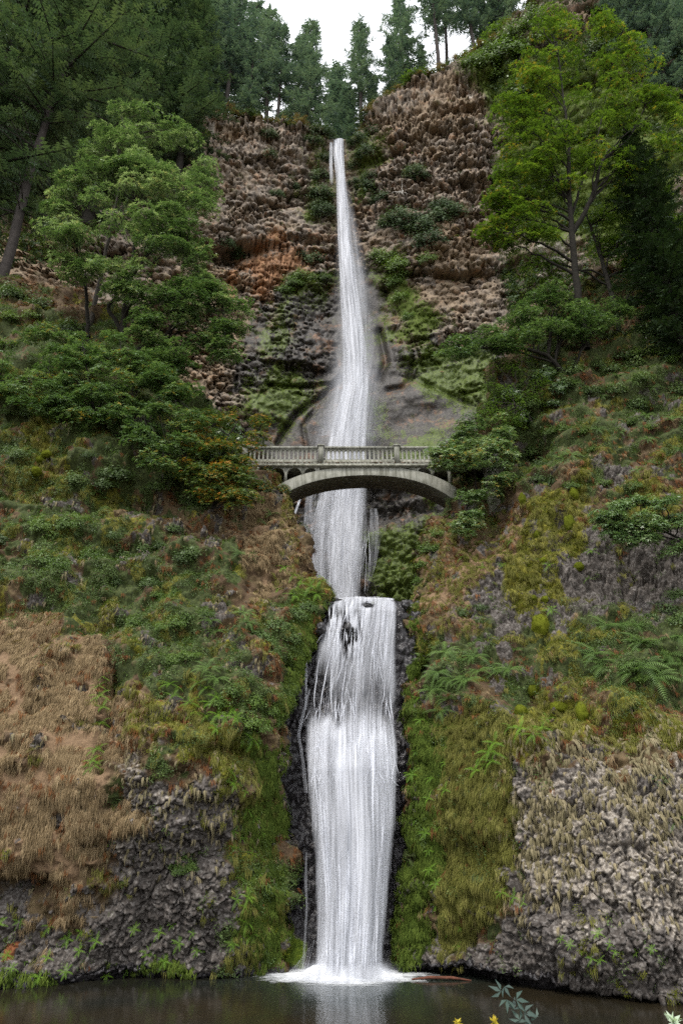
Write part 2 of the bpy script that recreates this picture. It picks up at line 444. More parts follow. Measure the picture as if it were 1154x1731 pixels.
LP = dict(
 dry=[[(-400, 1040), (60, 1040), (150, 1090), (185, 1150), (195, 1250), (185, 1400), (150, 1530), (110, 1560), (90, 1470), (40, 1500), (-400, 1480)], [(440, 880), (500, 880), (540, 985), (505, 1010), (470, 980), (430, 990)]],
 green=[[(-400, 860), (120, 860), (300, 870), (370, 930), (365, 1040), (400, 1100), (450, 1150), (485, 1200), (450, 1260), (420, 1240), (330, 1190), (250, 1130), (200, 1080), (130, 1050), (60, 1030), (-400, 1030)],
        [(-400, 400), (40, 480), (300, 620), (440, 760), (400, 830), (200, 860), (-400, 700)], [(400, 1040), (540, 1010), (545, 1040), (500, 1110), (470, 1150), (400, 1110)], [(405, 1330), (440, 1300), (440, 1600), (400, 1600)]],
 ymoss=[[(205, 1170), (260, 1150), (330, 1195), (420, 1240), (425, 1300), (330, 1290), (250, 1275), (205, 1225)], [(50, 660), (110, 640), (110, 830), (50, 830)], [(480, 930), (545, 970), (548, 1040), (500, 1000)]],
 rock=[[(198, 1265), (300, 1290), (410, 1310), (420, 1400), (400, 1500), (430, 1600), (430, 1660), (-400, 1700), (-400, 1540), (40, 1520), (100, 1570), (170, 1500), (190, 1400)]],
 lite=[[(215, 1285), (250, 1290), (260, 1340), (215, 1350)], [(210, 1430), (240, 1430), (235, 1460), (205, 1460)]],
 moss=[[(440, 1270), (470, 1260), (474, 1650), (430, 1650), (420, 1500)], [(500, 1010), (552, 1020), (540, 1100), (500, 1190), (470, 1200)], [(-400, 1665), (0, 1655), (150, 1645), (340, 1638), (340, 1650), (0, 1675), (-400, 1700)]],
 rust=[[(0, 1590), (30, 1590), (20, 1620), (0, 1625)]],
 wet=[[(-400, 1660), (480, 1636), (480, 1760), (-400, 1760)]])
RP = dict(
 moss=[[(672, 1150), (705, 1160), (735, 1240), (742, 1330), (735, 1450), (722, 1560), (720, 1640), (665, 1640), (690, 1400), (690, 1240)], [(685, 1020), (700, 1020), (715, 1150), (680, 1150)]],
 green=[[(740, 1190), (850, 1170), (850, 1300), (850, 1500), (800, 1550), (725, 1600), (735, 1400)], [(690, 1060), (860, 1080), (960, 1020), (1154, 1050), (1550, 1050), (1550, 1190), (990, 1180), (860, 1150), (720, 1190)],
        [(780, 750), (900, 560), (1060, 440), (1550, 300), (1550, 780), (1154, 780), (900, 800), (800, 840)], [(640, 860), (700, 870), (690, 990), (650, 960)]],
 ymoss=[[(850, 1200), (880, 1160), (1010, 1160), (1020, 1230), (940, 1250), (860, 1280)], [(865, 830), (1000, 800), (1000, 920), (940, 960), (930, 1060), (895, 1050), (880, 930)], [(1050, 840), (1154, 830), (1154, 900), (1060, 880)], [(1060, 1180), (1154, 1190), (1154, 1260), (1060, 1240)]],
 lite=[[(860, 1350), (930, 1290), (1154, 1290), (1550, 1250), (1550, 1570), (1154, 1560), (1000, 1550), (900, 1510), (870, 1430)]],
 rock=[[(850, 1300), (1550, 1260), (1550, 1760), (665, 1760), (740, 1560), (830, 1560), (870, 1510)], [(900, 900), (1154, 900), (1154, 1040), (960, 1040), (860, 1080), (760, 1060), (800, 960)]],
 dry=[[(700, 890), (840, 880), (870, 990), (760, 1020), (700, 1040)]],
 rust=[[(0, 1590), (30, 1590), (20, 1620), (0, 1625)]],
 wet=[[(664, 1620), (830, 1640), (1000, 1680), (1154, 1700), (1550, 1710), (1550, 1780), (640, 1780)]])

def bluff(name, side, label):
    pys = np.concatenate([np.linspace(1745, 1120, 360), np.linspace(1118.5, 740, 190)[1:], np.linspace(738, 440 if side < 0 else 350, 110)[1:]])
    ed = ecurve(LEFT_EDGE if side < 0 else RIGHT_EDGE, pys)
    rough = 5 * fbm(np.stack([pys / 28., pys * 0, pys * 0], -1), 4, 3)
    ed = ed + rough * (pys < 1640)
    nin, nout, nw = 290, 80, 46
    rows = []
    PX = np.zeros((len(pys), nin + nout + nw)); 
    t = np.linspace(0, 1, nin)
    wq = np.linspace(0, 1, nw + 1)[1:] ** 1.8
    if side < 0:
        for r, e in enumerate(ed):
            a = -12.0 if e > 60 else e - 150
            PX[r] = np.concatenate([np.linspace(-420, a, nout, endpoint=False), a + (e - a) * t, np.full(nw, e)])
        back = np.concatenate([np.zeros(nin + nout), wq])
    else:
        for r, e in enumerate(ed):
            b = 1166.0 if e < 1080 else e + 150
            PX[r] = np.concatenate([np.full(nw, e), e + (b - e) * t, np.linspace(b, 1580, nout + 1)[1:]])
        back = np.concatenate([wq[::-1], np.zeros(nin + nout)])
    PY = np.repeat(pys[:, None], PX.shape[1], 1)
    D = (DL if side < 0 else DR)(PX, PY)
    Wd = P(PX, PY, D)
    # foot of the wall: right bluff overhangs the pool, then turns back under itself
    if side > 0:
        foot = np.interp(PX, [664, 760, 830, 900, 1000, 1154, 1580], [1638, 1638, 1645, 1660, 1674, 1690, 1704])
    else:
        foot = np.interp(PX, [-420, 0, 240, 480], [1690, 1672, 1655, 1643])
    Wf = P(PX, foot, (DL if side < 0 else DR)(PX, foot))
    under = PY > foot
    k = np.clip((PY - foot) / (1745 - foot), 0, 1)
    Wu = Wf.copy(); Wu[..., 1] += k * (7.0 if side > 0 else 2.5); Wu[..., 2] = np.minimum(Wf[..., 2], 3) * (1 - k) - 1.5 * k
    Wd = np.where(under[..., None], Wu, Wd)
    # the flank turning back into the gorge
    Wd[..., 1] += back * 34
    Wd[..., 0] += side * back * 34 * 0.22
    n = dirdisp(Wd)
    pol = LP if side < 0 else RP
    masks = {}
    for i, kx in enumerate(('rock', 'green', 'dry', 'ymoss', 'lite', 'moss', 'rust', 'wet')):
        m = 0
        for j, poly in enumerate(pol[kx]):
            fe, wa = {'rust': (8, 6), 'wet': (10, 8), 'moss': (24, 26), 'green': (46, 60), 'dry': (70, 60), 'lite': (60, 60)}.get(kx, (34, 46))
            m = np.maximum(m, pmask(PX, PY, poly, fe, wa, i * 7 + j, 48.))
        masks[kx] = m
    # break the covers up: bare rock and soil show through them in patches, moss creeps into the grass
    br = fbm(Wd * .42, 4, 301 + side); br2 = fbm(Wd * 1.1, 4, 303 + side)
    masks['rock0'] = masks['rock'] + 0
    masks['rock'] = np.maximum(masks['rock'], smooth(.16, .5, br2 + (.22 * pmask(PX, PY, [(740, 880), (1000, 780), (1600, 800), (1600, 1060), (740, 1090)], 40, 40, 77) if side > 0 else 0)) * smooth(-.25, .15, br) * (PY > 640))
    masks['green'] = masks['green'] * (1 - .8 * smooth(.12, .4, br2 - .3 * br)) 
    hard = masks['rock0']
    masks['green'] = np.maximum(masks['green'], .75 * smooth(.2, .42, -br) * (1 - masks['lite']) * (1 - masks['dry']) * (1 - hard))
    masks['moss'] = masks['moss'] * (1 - .75 * smooth(.05, .35, br2 + .4 * br))
    masks['dry'] = masks['dry'] * (1 - .8 * smooth(.22, .5, br2))
    masks['ymoss'] = np.maximum(masks['ymoss'] * (1 - .6 * smooth(.1, .4, br2)), .55 * smooth(.34, .5, fbm(Wd * .8, 3, 305 + side)) * (1 - masks['lite']) * (1 - masks['dry']) * (1 - .8 * hard))
    if False: pass
    big = fbm(Wd / 5.0, 4, 1)
    mid = fbm(Wd * np.array([.9, .9, .6]), 4, 2)
    wq_ = Wd + .16 * np.stack([fbm(Wd * 2.1, 2, 310), fbm(Wd * 2.1, 2, 311), fbm(Wd * 2.1, 2, 312)], -1)
    f1, f2, cid = worley(wq_ * np.array([5.2, 5.2, 4.4]), 4)
    b1, b2, bid = worley(Wd * np.array([1.0, 1.0, .8]) + .35 * fbm(Wd * 1.3, 3, 313)[..., None], 314)
    g1, g2, _ = worley(Wd * np.array([.8, .8, .65]) + .3 * mid[..., None], 5)
    fine = fbm(Wd * 4.0, 3, 6)
    rockm = np.clip(np.maximum(masks['rock'], masks['lite']), 0, 1)
    nod = (0.62 - f1)
    led = fbm(Wd * np.array([.22, .22, .62]), 4, 9)
    disp = big * .9 + led * 1.0 + mid * .5 + (g2 - g1) * .60 - .22
    e1, e2, _ = worley(Wd * np.array([7.5, 7.5, 6.5]) + .5 * fine[..., None], 8)
    disp = disp * (1 - .45 * rockm) + (nod * .20 + (cid - .5) * .17 + (.6 - e1) * .10 + (bid - .5) * .34 - .25 * np.exp(-((b2 - b1) / .06) ** 2)) * (.12 + .88 * rockm) + fine * .09
    soft = np.clip(masks['dry'] * (PY > 1000) + masks['moss'] + .6 * pmask(PX, PY, [(735, 1200), (860, 1190), (855, 1500), (800, 1570), (725, 1620), (740, 1400)], 40, 20, 6), 0, 1) * (1 - rockm)
    disp = disp * (1 - .80 * soft)
    lump = masks['ymoss'] * (1 - masks['green'])
    disp += lump * (.42 - g1) * .4
    # vertical cleft where the two left masses meet, and shadowed recess low at the left
    if side < 0:
        disp -= .9 * np.exp(-(polydist(PX, PY, [(190, 1090), (180, 1180), (165, 1300)]) / 9) ** 2)
        disp -= 1.6 * np.exp(-(((PX - 10) / 75) ** 2 + ((PY - 1515) / 26) ** 2))
        disp -= 1.0 * np.exp(-(((PX - 345) / 60) ** 2 + ((PY - 1105) / 30) ** 2))
        disp -= 2.8 * np.exp(-(((PX - 240) / 120) ** 2 + ((PY - 815) / 34) ** 2)) + 1.6 * np.exp(-(((PX - 420) / 50) ** 2 + ((PY - 860) / 26) ** 2))
    else:
        disp -= .8 * np.exp(-(polydist(PX, PY, [(850, 1230), (846, 1400), (880, 1520)]) / 12) ** 2)
        disp -= 3.0 * np.exp(-(((PX - 885) / 66) ** 2 + ((PY - 745) / 44) ** 2)) + 1.6 * np.exp(-(((PX - 820) / 40) ** 2 + ((PY - 850) / 60) ** 2))
        disp -= 2.6 * np.exp(-(((PX - 1090) / 90) ** 2 + ((PY - 965) / 40) ** 2))
        disp -= 1.0 * np.exp(-(((PX - 700) / 22) ** 2 + ((PY - 1100) / 60) ** 2))
    disp *= np.where(under, .5, 1)
    Wd = Wd + n * disp[..., None]
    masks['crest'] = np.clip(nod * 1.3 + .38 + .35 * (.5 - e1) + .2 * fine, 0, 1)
    nn = dirdisp(Wd)
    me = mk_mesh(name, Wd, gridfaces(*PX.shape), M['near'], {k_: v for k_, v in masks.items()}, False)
    o = obj(name, me); tag(o, label, kind='structure')
    SHEETS[name] = dict(P=Wd, N=n, NN=nn, px=PX, py=PY, m=masks, back=np.broadcast_to(back, PX.shape), under=under)
    return o
bluff('left_bluff', -1, 'left rock bluff beside the lower fall, dry grass and ground cover above dark nodular basalt')
bluff('right_bluff', 1, 'right rock bluff beside the lower fall, overhanging the pool with pale lichen on its bulge')

# ---- the wet wall behind the lower fall, with its lip and the flat ledge behind
def fall_ledge():
    pys = np.concatenate([np.linspace(1745, 1019, 300)])
    px = np.linspace(445, 735, 190)
    PX, PY = np.meshgrid(px, pys)
    D = np.interp(PY, [1019, 1100, 1180, 1235, 1250, 1300, 1500, 1640, 1745], [42.2, 41.3, 40.9, 40.7, 39.9, 39.7, 39.3, 38.9, 38.6])
    PYr = PY + 0
    Wd = P(PX, PYr, D)
    n = dirdisp(Wd)
    f1, f2, _ = worley(Wd * 3.6, 14)
    g1, g2, _ = worley(Wd * 1.1, 15)
    disp = (.6 - f1) * .24 + (g2 - g1) * .35 + fbm(Wd * .5, 3, 16) * .35
    rocks = np.exp(-(((PX - 592) / 10) ** 2 + ((PY - 1072) / 26) ** 2)) * 1.0 + np.exp(-(((PX - 620) / 9) ** 2 + ((PY - 1026) / 5) ** 2)) * .7 + np.exp(-(((PX - 545) / 12) ** 2 + ((PY - 1075) / 22) ** 2)) * .5
    Wd = Wd + n * (disp + rocks)[..., None]
    # flat ledge going back from the lip
    top = Wd[-1]
    rows = []
    for q in (0.3, .8, 1.8, 4, 8, 16, 34, 68):
        a = top.copy(); a[:, 1] += q; a[:, 0] *= (1 + q / 42.); a[:, 2] = a[:, 2] + min(q, 1) * .05 - .02 * q
        rows.append(a)
    Wall = np.concatenate([Wd, np.array(rows)])
    PXa = np.concatenate([PX, np.repeat(PX[-1:], 8, 0)]); PYa = np.concatenate([PY, np.repeat(PY[-1:], 8, 0)])
    z = np.zeros_like(PXa)
    moss = np.maximum(pmask(PXa, PYa, [(474, 1540), (500, 1560), (520, 1600), (520, 1640), (474, 1640)], 12, 10, 1), pmask(PXa, PYa, [(660, 1560), (690, 1540), (690, 1640), (655, 1640)], 12, 10, 2))
    at = dict(rock=z + 1, green=z, dry=z, ymoss=z, lite=z, moss=moss * .9, rust=z, wet=1 - moss, crest=z)
    me = mk_mesh('fall_wall', Wall, gridfaces(*PXa.shape), M['near'], at, True)
    tag(obj('fall_wall', me), 'black wet rock wall behind the lower fall with its level lip', kind='structure')
    SHEETS['fall_wall'] = dict(P=Wd, N=n, NN=dirdisp(Wd), px=PX, py=PY)
fall_ledge()

# ---- the big amphitheatre behind
SKYL = [(-320, 20), (0, 100), (150, 140), (330, 183), (450, 203), (530, 215), (553, 236), (590, 238), (600, 222), (625, 190), (640, 165), (700, 130), (745, 118), (780, 92), (830, 72), (870, 22), (900, -20), (1000, -110), (1154, -180), (1480, -230)]
DB_ = TPS([(200, 1060, 82), (620, 1060, 86), (900, 1060, 80), (620, 1010, 88), (480, 1010, 86), (740, 1010, 84), (620, 850, 94), (480, 850, 91), (740, 850, 88), (620, 750, 98), (450, 750, 95), (800, 750, 89), (600, 650, 104), (450, 650, 100), (820, 650, 93),
    (600, 550, 109), (430, 550, 105), (830, 550, 97), (100, 550, 76), (1050, 550, 74), (580, 400, 113), (400, 400, 107), (720, 400, 103), (820, 400, 100), (50, 400, 84), (1100, 400, 80), (575, 235, 118), (530, 240, 114), (620, 240, 112), (400, 235, 108), (830, 235, 99), (660, 235, 107), (740, 235, 103), (100, 235, 90), (1150, 235, 82),
    (760, 100, 105), (840, 100, 101), (1000, 60, 90), (1154, 60, 85), (950, -20, 94), (1154, -120, 90), (-300, 500, 70), (-300, 100, 84), (1450, 500, 66), (1450, 100, 74), (1450, -200, 82), (-300, 1060, 70), (1450, 1060, 70)])
def DB(px, py): return 101 + (DB_(px, py) - 101) * .5
def sky_py(px): 
    return np.interp(px, [a for a, b in SKYL], [b for a, b in SKYL])
BP = dict(
 orange=[[(395, 425), (470, 415), (540, 440), (500, 470), (470, 520), (420, 500)], [(460, 425), (510, 425), (500, 470), (455, 475)]],
 tan=[[(330, 190), (420, 205), (440, 240), (380, 260), (330, 240)], [(300, 420), (420, 470), (420, 560), (370, 660), (300, 700)], [(640, 190), (760, 120), (840, 110), (830, 200), (740, 240), (650, 240)], [(700, 380), (830, 360), (830, 470), (700, 470)], [(-300, 380), (130, 380), (130, 560), (-300, 560)], [(640, 480), (800, 470), (800, 540), (700, 550)], [(940, 20), (1154, -50), (1154, 100), (1000, 130)]],
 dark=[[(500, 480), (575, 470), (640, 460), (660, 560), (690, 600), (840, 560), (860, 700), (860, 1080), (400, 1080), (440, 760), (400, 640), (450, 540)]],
 smooth=[[(450, 770), (490, 700), (550, 650), (570, 600), (560, 480), (640, 460), (660, 560), (690, 640), (840, 690), (860, 790), (440, 790)]],
 moss=[[(490, 470), (575, 465), (575, 490), (500, 500), (480, 560), (460, 620), (440, 600), (470, 520)], [(640, 440), (690, 440), (700, 500), (760, 540), (700, 600), (660, 560), (640, 500)], [(680, 600), (840, 590), (840, 690), (760, 700), (690, 640)], [(590, 240), (640, 220), (630, 330), (600, 340)], [(540, 240), (560, 300), (560, 370), (530, 370), (525, 280)], [(620, 660), (640, 665), (630, 750), (615, 730)], [(640, 740), (850, 720), (850, 850), (760, 860), (700, 830), (640, 770)], [(620, 900), (720, 880), (720, 1030), (620, 1030)], [(430, 640), (500, 620), (540, 660), (480, 740), (410, 700)], [(850, 150), (900, 60), (1154, 150), (1154, 400), (870, 420)], [(780, 100), (870, 40), (880, 130), (830, 200), (800, 120)], [(610, 560), (630, 560), (640, 620), (620, 625)]],
 pale=[[(905, 420), (960, 400), (960, 470), (910, 470)], [(785, 125), (796, 125), (796, 160), (788, 160)], [(775, 135), (780, 135), (780, 160), (775, 160)], [(345, 200), (362, 205), (360, 230), (350, 225)]],
 column=[[(330, 180), (560, 200), (560, 262), (330, 262)], [(620, 170), (700, 128), (800, 100), (820, 150), (740, 185), (620, 215)], [(420, 400), (520, 410), (520, 470), (420, 500)]])
def amphitheatre():
    px = np.concatenate([np.linspace(-320, -12, 24, endpoint=False), np.linspace(-10, 300, 80, endpoint=False), np.linspace(300, 870, 330, endpoint=False), np.linspace(870, 1166, 90, endpoint=False), np.linspace(1168, 1480, 24)])
    nv = 400
    v = np.linspace(0, 1, nv)
    sk = sky_py(px) + 3.5 * fbm(np.stack([px / 16., px * 0, px * 0], -1), 3, 71)
    sk = np.where((px > 556) & (px < 590), 237, sk)
    PX = np.repeat(px[None], nv, 0)
    PY = 1075 + (sk[None] - 1075) * v[:, None]
    D = DB(PX, PY)
    Wd = P(PX, PY, D)
    n = dirdisp(Wd)
    n[..., 2] = n[..., 2] * .3 - .62 * smooth(1000, 600, PY); n /= np.linalg.norm(n, axis=2, keepdims=True)
    ms = {}
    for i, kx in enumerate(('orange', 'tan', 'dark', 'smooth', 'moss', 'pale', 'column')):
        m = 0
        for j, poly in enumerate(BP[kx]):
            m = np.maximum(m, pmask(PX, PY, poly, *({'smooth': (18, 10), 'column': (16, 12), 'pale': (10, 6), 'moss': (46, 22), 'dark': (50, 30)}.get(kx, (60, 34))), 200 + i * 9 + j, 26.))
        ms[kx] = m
    sm = ms['smooth']
    colm = ms.pop('column')
    w = Wd + 0
    big = fbm(w / 16., 4, 21)
    strata = fbm(w * np.array([.03, .03, .28]), 3, 22)
    wp = w + .30 * np.stack([fbm(w / 3., 2, 23), fbm(w / 3., 2, 24), fbm(w / 3., 2, 25)], -1)
    f1, f2, cid = worley(wp * np.array([.44, .44, .56]), 26)
    h1, h2, cid2 = worley(wp * np.array([1.1, 1.1, 1.35]), 27)
    c1, c2, ccid = worley(w * np.array([.95, .95, .09]), 28)
    fine = fbm(w * 1.2, 3, 29)
    rough = (.75 - f1) * 1.5 * (.5 + .9 * cid) + (.7 - h1) * .62
    crack = -1.2 * np.exp(-((f2 - f1) / .12) ** 2) - .5 * np.exp(-((h2 - h1) / .12) ** 2)
    w3 = w + .12 * np.stack([fbm(w, 2, 33), fbm(w, 2, 34), fbm(w, 2, 35)], -1)
    j1, j2, cid3 = worley(w3 * np.array([.85, .85, 1.15]), 36)
    block = (cid - .5) * 1.2 + (cid3 - .5) * .85 + (cid2 - .5) * .25
    rough = block + (.62 - j1) * .6 + (.6 - f1) * .55 + (.55 - h1) * .15
    k1, k2, kid = worley(w * np.array([.13, .13, .17]) + .12 * fbm(w / 4., 2, 37)[..., None], 38)
    crack = -1.5 * np.exp(-((f2 - f1) / .12) ** 2) - .7 * np.exp(-((j2 - j1) / .12) ** 2) + np.minimum(k2 - k1, .45) * 2.6 + (kid - .5) * 1.6 - .8 - .12 * np.exp(-((h2 - h1) / .10) ** 2)
    disp = big * 2.4 + strata * 1.5 * (1 - .8 * sm) + (rough + crack) * (1 - .93 * sm) * (1 - .45 * colm) * (.45 + .75 * smooth(-.35, .35, fbm(w / 9., 3, 39))) * (1 - .5 * np.maximum(ms['dark'], ms['moss'])) + colm * ((.5 - c1) * .9 + (ccid - .4) * 1.5 - .9 * np.exp(-((c2 - c1) / .08) ** 2)) + fine * .16 * (1 - .3 * sm)
    def g(cx, cy, rx, ry): return np.exp(-(((PX - cx) / rx) ** 2 + ((PY - cy) / ry) ** 2))
    disp -= 5.0 * g(398, 432, 38, 14) + 3 * g(520, 408, 40, 6) + 2.5 * g(720, 350, 40, 6) + 2.5 * g(735, 466, 50, 5) + 3.5 * g(400, 420, 80, 8)
    disp += 2.5 * g(735, 205, 60, 14) + 2.0 * g(420, 380, 70, 18) + 2.5 * g(760, 420, 60, 22) + 4.0 * g(500, 690, 70, 60) * 0 + 3.0 * g(470, 600, 60, 50)
    for pl, wd, dp in (([(470, 745), (500, 700), (545, 668), (575, 640)], 5, 2.6), ([(640, 640), (652, 612), (640, 560)], 6, 1.8), ([(690, 640), (700, 600), (690, 570)], 5, 1.6), ([(655, 660), (680, 655), (700, 640), (830, 700)], 5, 1.2),
                       ([(450, 650), (500, 655), (560, 648)], 4, 1.6), ([(404, 600), (400, 660)], 3, 1.5), ([(840, 100), (832, 240), (836, 420)], 8, 2.5), ([(520, 760), (512, 720), (540, 680)], 4, 1.0)):
        disp -= dp * np.exp(-(polydist(PX, PY, pl) / wd) ** 2)
    notch = np.exp(-((PX - 573) / 26) ** 2) * smooth(420, 236, PY)
    disp = disp * (1 - .75 * notch)
    Wd = Wd + n * disp[..., None]
    top = Wd[-1]; rows = []
    for q in (.8, 2.5, 6, 12, 22, 40, 70, 110):
        a = top.copy(); a[:, 1] += q; a[:, 2] += q * .38 * np.clip(np.abs(px - 573) / 60, 0, 1) - q * .02
        a[:, 2] += .5 * fbm(a / 4., 2, 30)
        rows.append(a)
    ms['stone'] = cid3 * (1 - sm)
    sk0 = Wd[0].copy(); sk1 = sk0.copy(); sk1[:, 2] = 21; sk2 = sk0.copy(); sk2[:, 2] = 15
    Wall = np.concatenate([sk2[None], sk1[None], Wd, np.array(rows)])
    ms = {k_: np.concatenate([v_[:1], v_[:1], v_]) for k_, v_ in ms.items()}
    at = {k_: np.concatenate([v_, np.repeat(v_[-1:], 8, 0) * (k_ == 'moss')]) for k_, v_ in ms.items()}
    me = mk_mesh('cliff_amphitheatre', Wall, gridfaces(nv + 10, len(px)), M['back'], at, False)
    tag(obj('cliff_terrain', me), 'tall basalt amphitheatre the upper fall drops from', kind='structure')
    ms = {k_: v_[2:] for k_, v_ in ms.items()}
    SHEETS['back'] = dict(P=Wd, N=n, NN=dirdisp(Wd), px=PX, py=PY, m=ms, top=top, tpx=px, rows=np.array(rows))
amphitheatre()
from mathutils.kdtree import KDTree
def surf(sheet, px, py):
    """surface point and outward normal of a terrain sheet in the direction px, py"""
    s = SHEETS[sheet]
    if 'kd' not in s:
        X = s['P']
        rel = X - np.array([0, 0, CAMZ])
        f_ = rel[..., 1] * CT + rel[..., 2] * ST
        u_ = -rel[..., 1] * ST + rel[..., 2] * CT
        sx = W / 2 + rel[..., 0] / f_ * F; sy = H / 2 - u_ / f_ * F
        keep = (np.gradient(X[..., 0], axis=1) * 0 + 1).astype(bool)
        if 'back' in s: keep &= s['back'] < .002
        if 'under' in s: keep &= ~s['under']
        idx = np.argwhere(keep)
        idx = idx[::2]
        kd = KDTree(len(idx))
        for n_, (r, c) in enumerate(idx): kd.insert((sx[r, c], sy[r, c], 0), n_)
        kd.balance(); s['kd'] = (kd, idx)
    kd, idx = s['kd']
    _, i, d = kd.find((px, py, 0))
    r, c = idx[i]
    return s['P'][r, c].copy(), s['N'][r, c].copy()

# ------------------------------------------------------------------ water, ground
def water_surface():
    k = NT('pool_water')
    p = k.pos()
    n = k.math('ADD', k.math('MULTIPLY', k.noise(k.map(p, (1, .6, 1)), 1.1, 4, .5), .7), k.math('MULTIPLY', k.noise(p, 6., 3, .5), .25))
    dpt = k.noise(p, .13, 3)
    c = k.mix(k.mr(dpt, .35, .65), (.012, .013, .010), (.022, .016, .008))
    g = k.n('SeparateXYZ'); k.l(p, g.inputs[0])
    dx = k.math('ABSOLUTE', k.math('SUBTRACT', g.outputs[0], .6))
    c = k.mix(k.mr(k.math('ADD', dx, k.math('MULTIPLY', k.math('SUBTRACT', 37.5, g.outputs[1]), .8)), 1, 9, .8, 0), c, (.022, .036, .030))
    b = k.bsdf(c, .10, n, .20, .10, .20)
    m = k.done(b)
    xs = np.linspace(-70, 70, 60); ys = np.linspace(-40, 52, 60)
    X, Y = np.meshgrid(xs, ys)
    me = mk_mesh('water', np.stack([X, Y, X * 0], -1), gridfaces(60, 60), m, None, True)
    tag(obj('water', me), 'dark still pool at the foot of the lower fall', kind='structure')
    gm = plain('ground_soil', (.09, .07, .045), nscale=.2)
    g_ = 2500.
    me = mk_mesh('ground', [(-g_, -g_, -1.6), (g_, -g_, -1.6), (g_, g_, -1.6), (-g_, g_, -1.6)], [np.array([(0, 1, 2, 3)])], gm)
    tag(obj('ground', me), 'gravelly ground under and around the pool', kind='structure')
water_surface()

def fall_mat(name, sx, sy, cover, soft, seed, col=(.76, .775, .82)):
    """silky streaked water: alpha from streaks along the fall, times the density painted on the sheet's vertices"""
    k = NT(name)
    uv = k.n('UVMap').outputs[0]
    mp = k.n('Mapping'); k.l(uv, mp.inputs[0]); mp.inputs['Scale'].default_value = (sx, sy, 1); mp.inputs['Location'].default_value = (seed * 3.7, seed * 9.1, seed)
    n1 = k.noise(mp.outputs[0], 1., 5, .6, .25)
    mp2 = k.n('Mapping'); k.l(uv, mp2.inputs[0]); mp2.inputs['Scale'].default_value = (sx * 3.1, sy * 1.7, 1); mp2.inputs['Location'].default_value = (seed * 1.7, seed * 2.1, seed)
    n2 = k.noise(mp2.outputs[0], 1., 4, .6, .1)
    s = k.math('ADD', k.math('MULTIPLY', n1, .6), k.math('MULTIPLY', n2, .4))
    a = k.math('ADD', k.math('SUBTRACT', s, .5), k.math('MULTIPLY', k.math('SUBTRACT', k.attr('dens'), .5), cover))
    al = k.mr(a, -soft, soft, 0, .93)
    al = k.math('MULTIPLY', al, k.mr(k.attr('dens'), .0, .22))
    white = k.mix(k.mr(n2, .38, .62), tuple(c * .56 for c in col), tuple(min(1, c * 1.05) for c in col))  # grey streaks put the shading between strands into the water colour
    d = k.n('BsdfDiffuse'); k.l(white, d.inputs[0])
    bp = k.n('Bump'); k.l(s, bp.inputs['Height']); bp.inputs['Strength'].default_value = .5; bp.inputs['Distance'].default_value = .25
    k.l(bp.outputs[0], d.inputs['Normal'])
    t = k.n('BsdfTranslucent'); k.l(white, t.inputs[0])
    m1 = k.n('MixShader'); m1.inputs[0].default_value = .35; k.l(d.outputs[0], m1.inputs[1]); k.l(t.outputs[0], m1.inputs[2])
    tr = k.n('BsdfTransparent')
    m2 = k.n('MixShader'); k.l(al, m2.inputs[0]); k.l(tr.outputs[0], m2.inputs[1]); k.l(m1.outputs[0], m2.inputs[2])
    return k.done(m2.outputs[0])

def fall_sheet(name, parent, rows, mat, nu=60, nvv=160, bulge=.35, off=0., dens=None, seed=0, wob=.12, ew=.22):
    """rows: (py, left px, right px, D); a sheet hanging between them, bulging towards the pool"""
    a = np.array(sorted(rows), float)
    py = np.linspace(a[0, 0], a[-1, 0], nvv)
    l = np.interp(py, a[:, 0], a[:, 1]); r = np.interp(py, a[:, 0], a[:, 2]); D = np.interp(py, a[:, 0], a[:, 3]) - off
    k3 = np.ones(5) / 5
    for arr in (l, r, D):
        arr[2:-2] = np.convolve(arr, k3, 'valid')
    u = np.linspace(0, 1, nu)
    PX = l[:, None] + (r - l)[:, None] * u[None]
    PY = np.repeat(py[:, None], nu, 1)
    Dd = np.repeat(D[:, None], nu, 1)
    Wd = P(PX, PY, Dd)
    wid = np.linalg.norm(Wd[:, -1] - Wd[:, 0], axis=1)
    um = (u[None] - .5) * wid[:, None]
    step = np.linalg.norm(np.diff(Wd[:, nu // 2], axis=0), axis=1)
    vm = np.concatenate([[0], np.cumsum(step)])[:, None] + um * 0
    e = 1 - (2 * u[None] - 1) ** 2
    rid = fbm(np.stack([um * 1.6, vm * .12, um * 0 + seed], -1), 3, 80 + seed)
    Wd[..., 1] -= bulge * e * np.minimum(wid, 7)[:, None] * .3 + rid * wob * e
    edge = smooth(0, ew, 0.5 - np.abs(u - .5))[None] + um * 0
    dn = edge * (1. if dens is None else dens(PX, PY))
    me = mk_mesh(name, Wd, gridfaces(nvv, nu), mat, {'dens': np.clip(dn, 0, 1)}, True, uv=np.stack([um, vm], -1))
    return obj(name, me, parent)

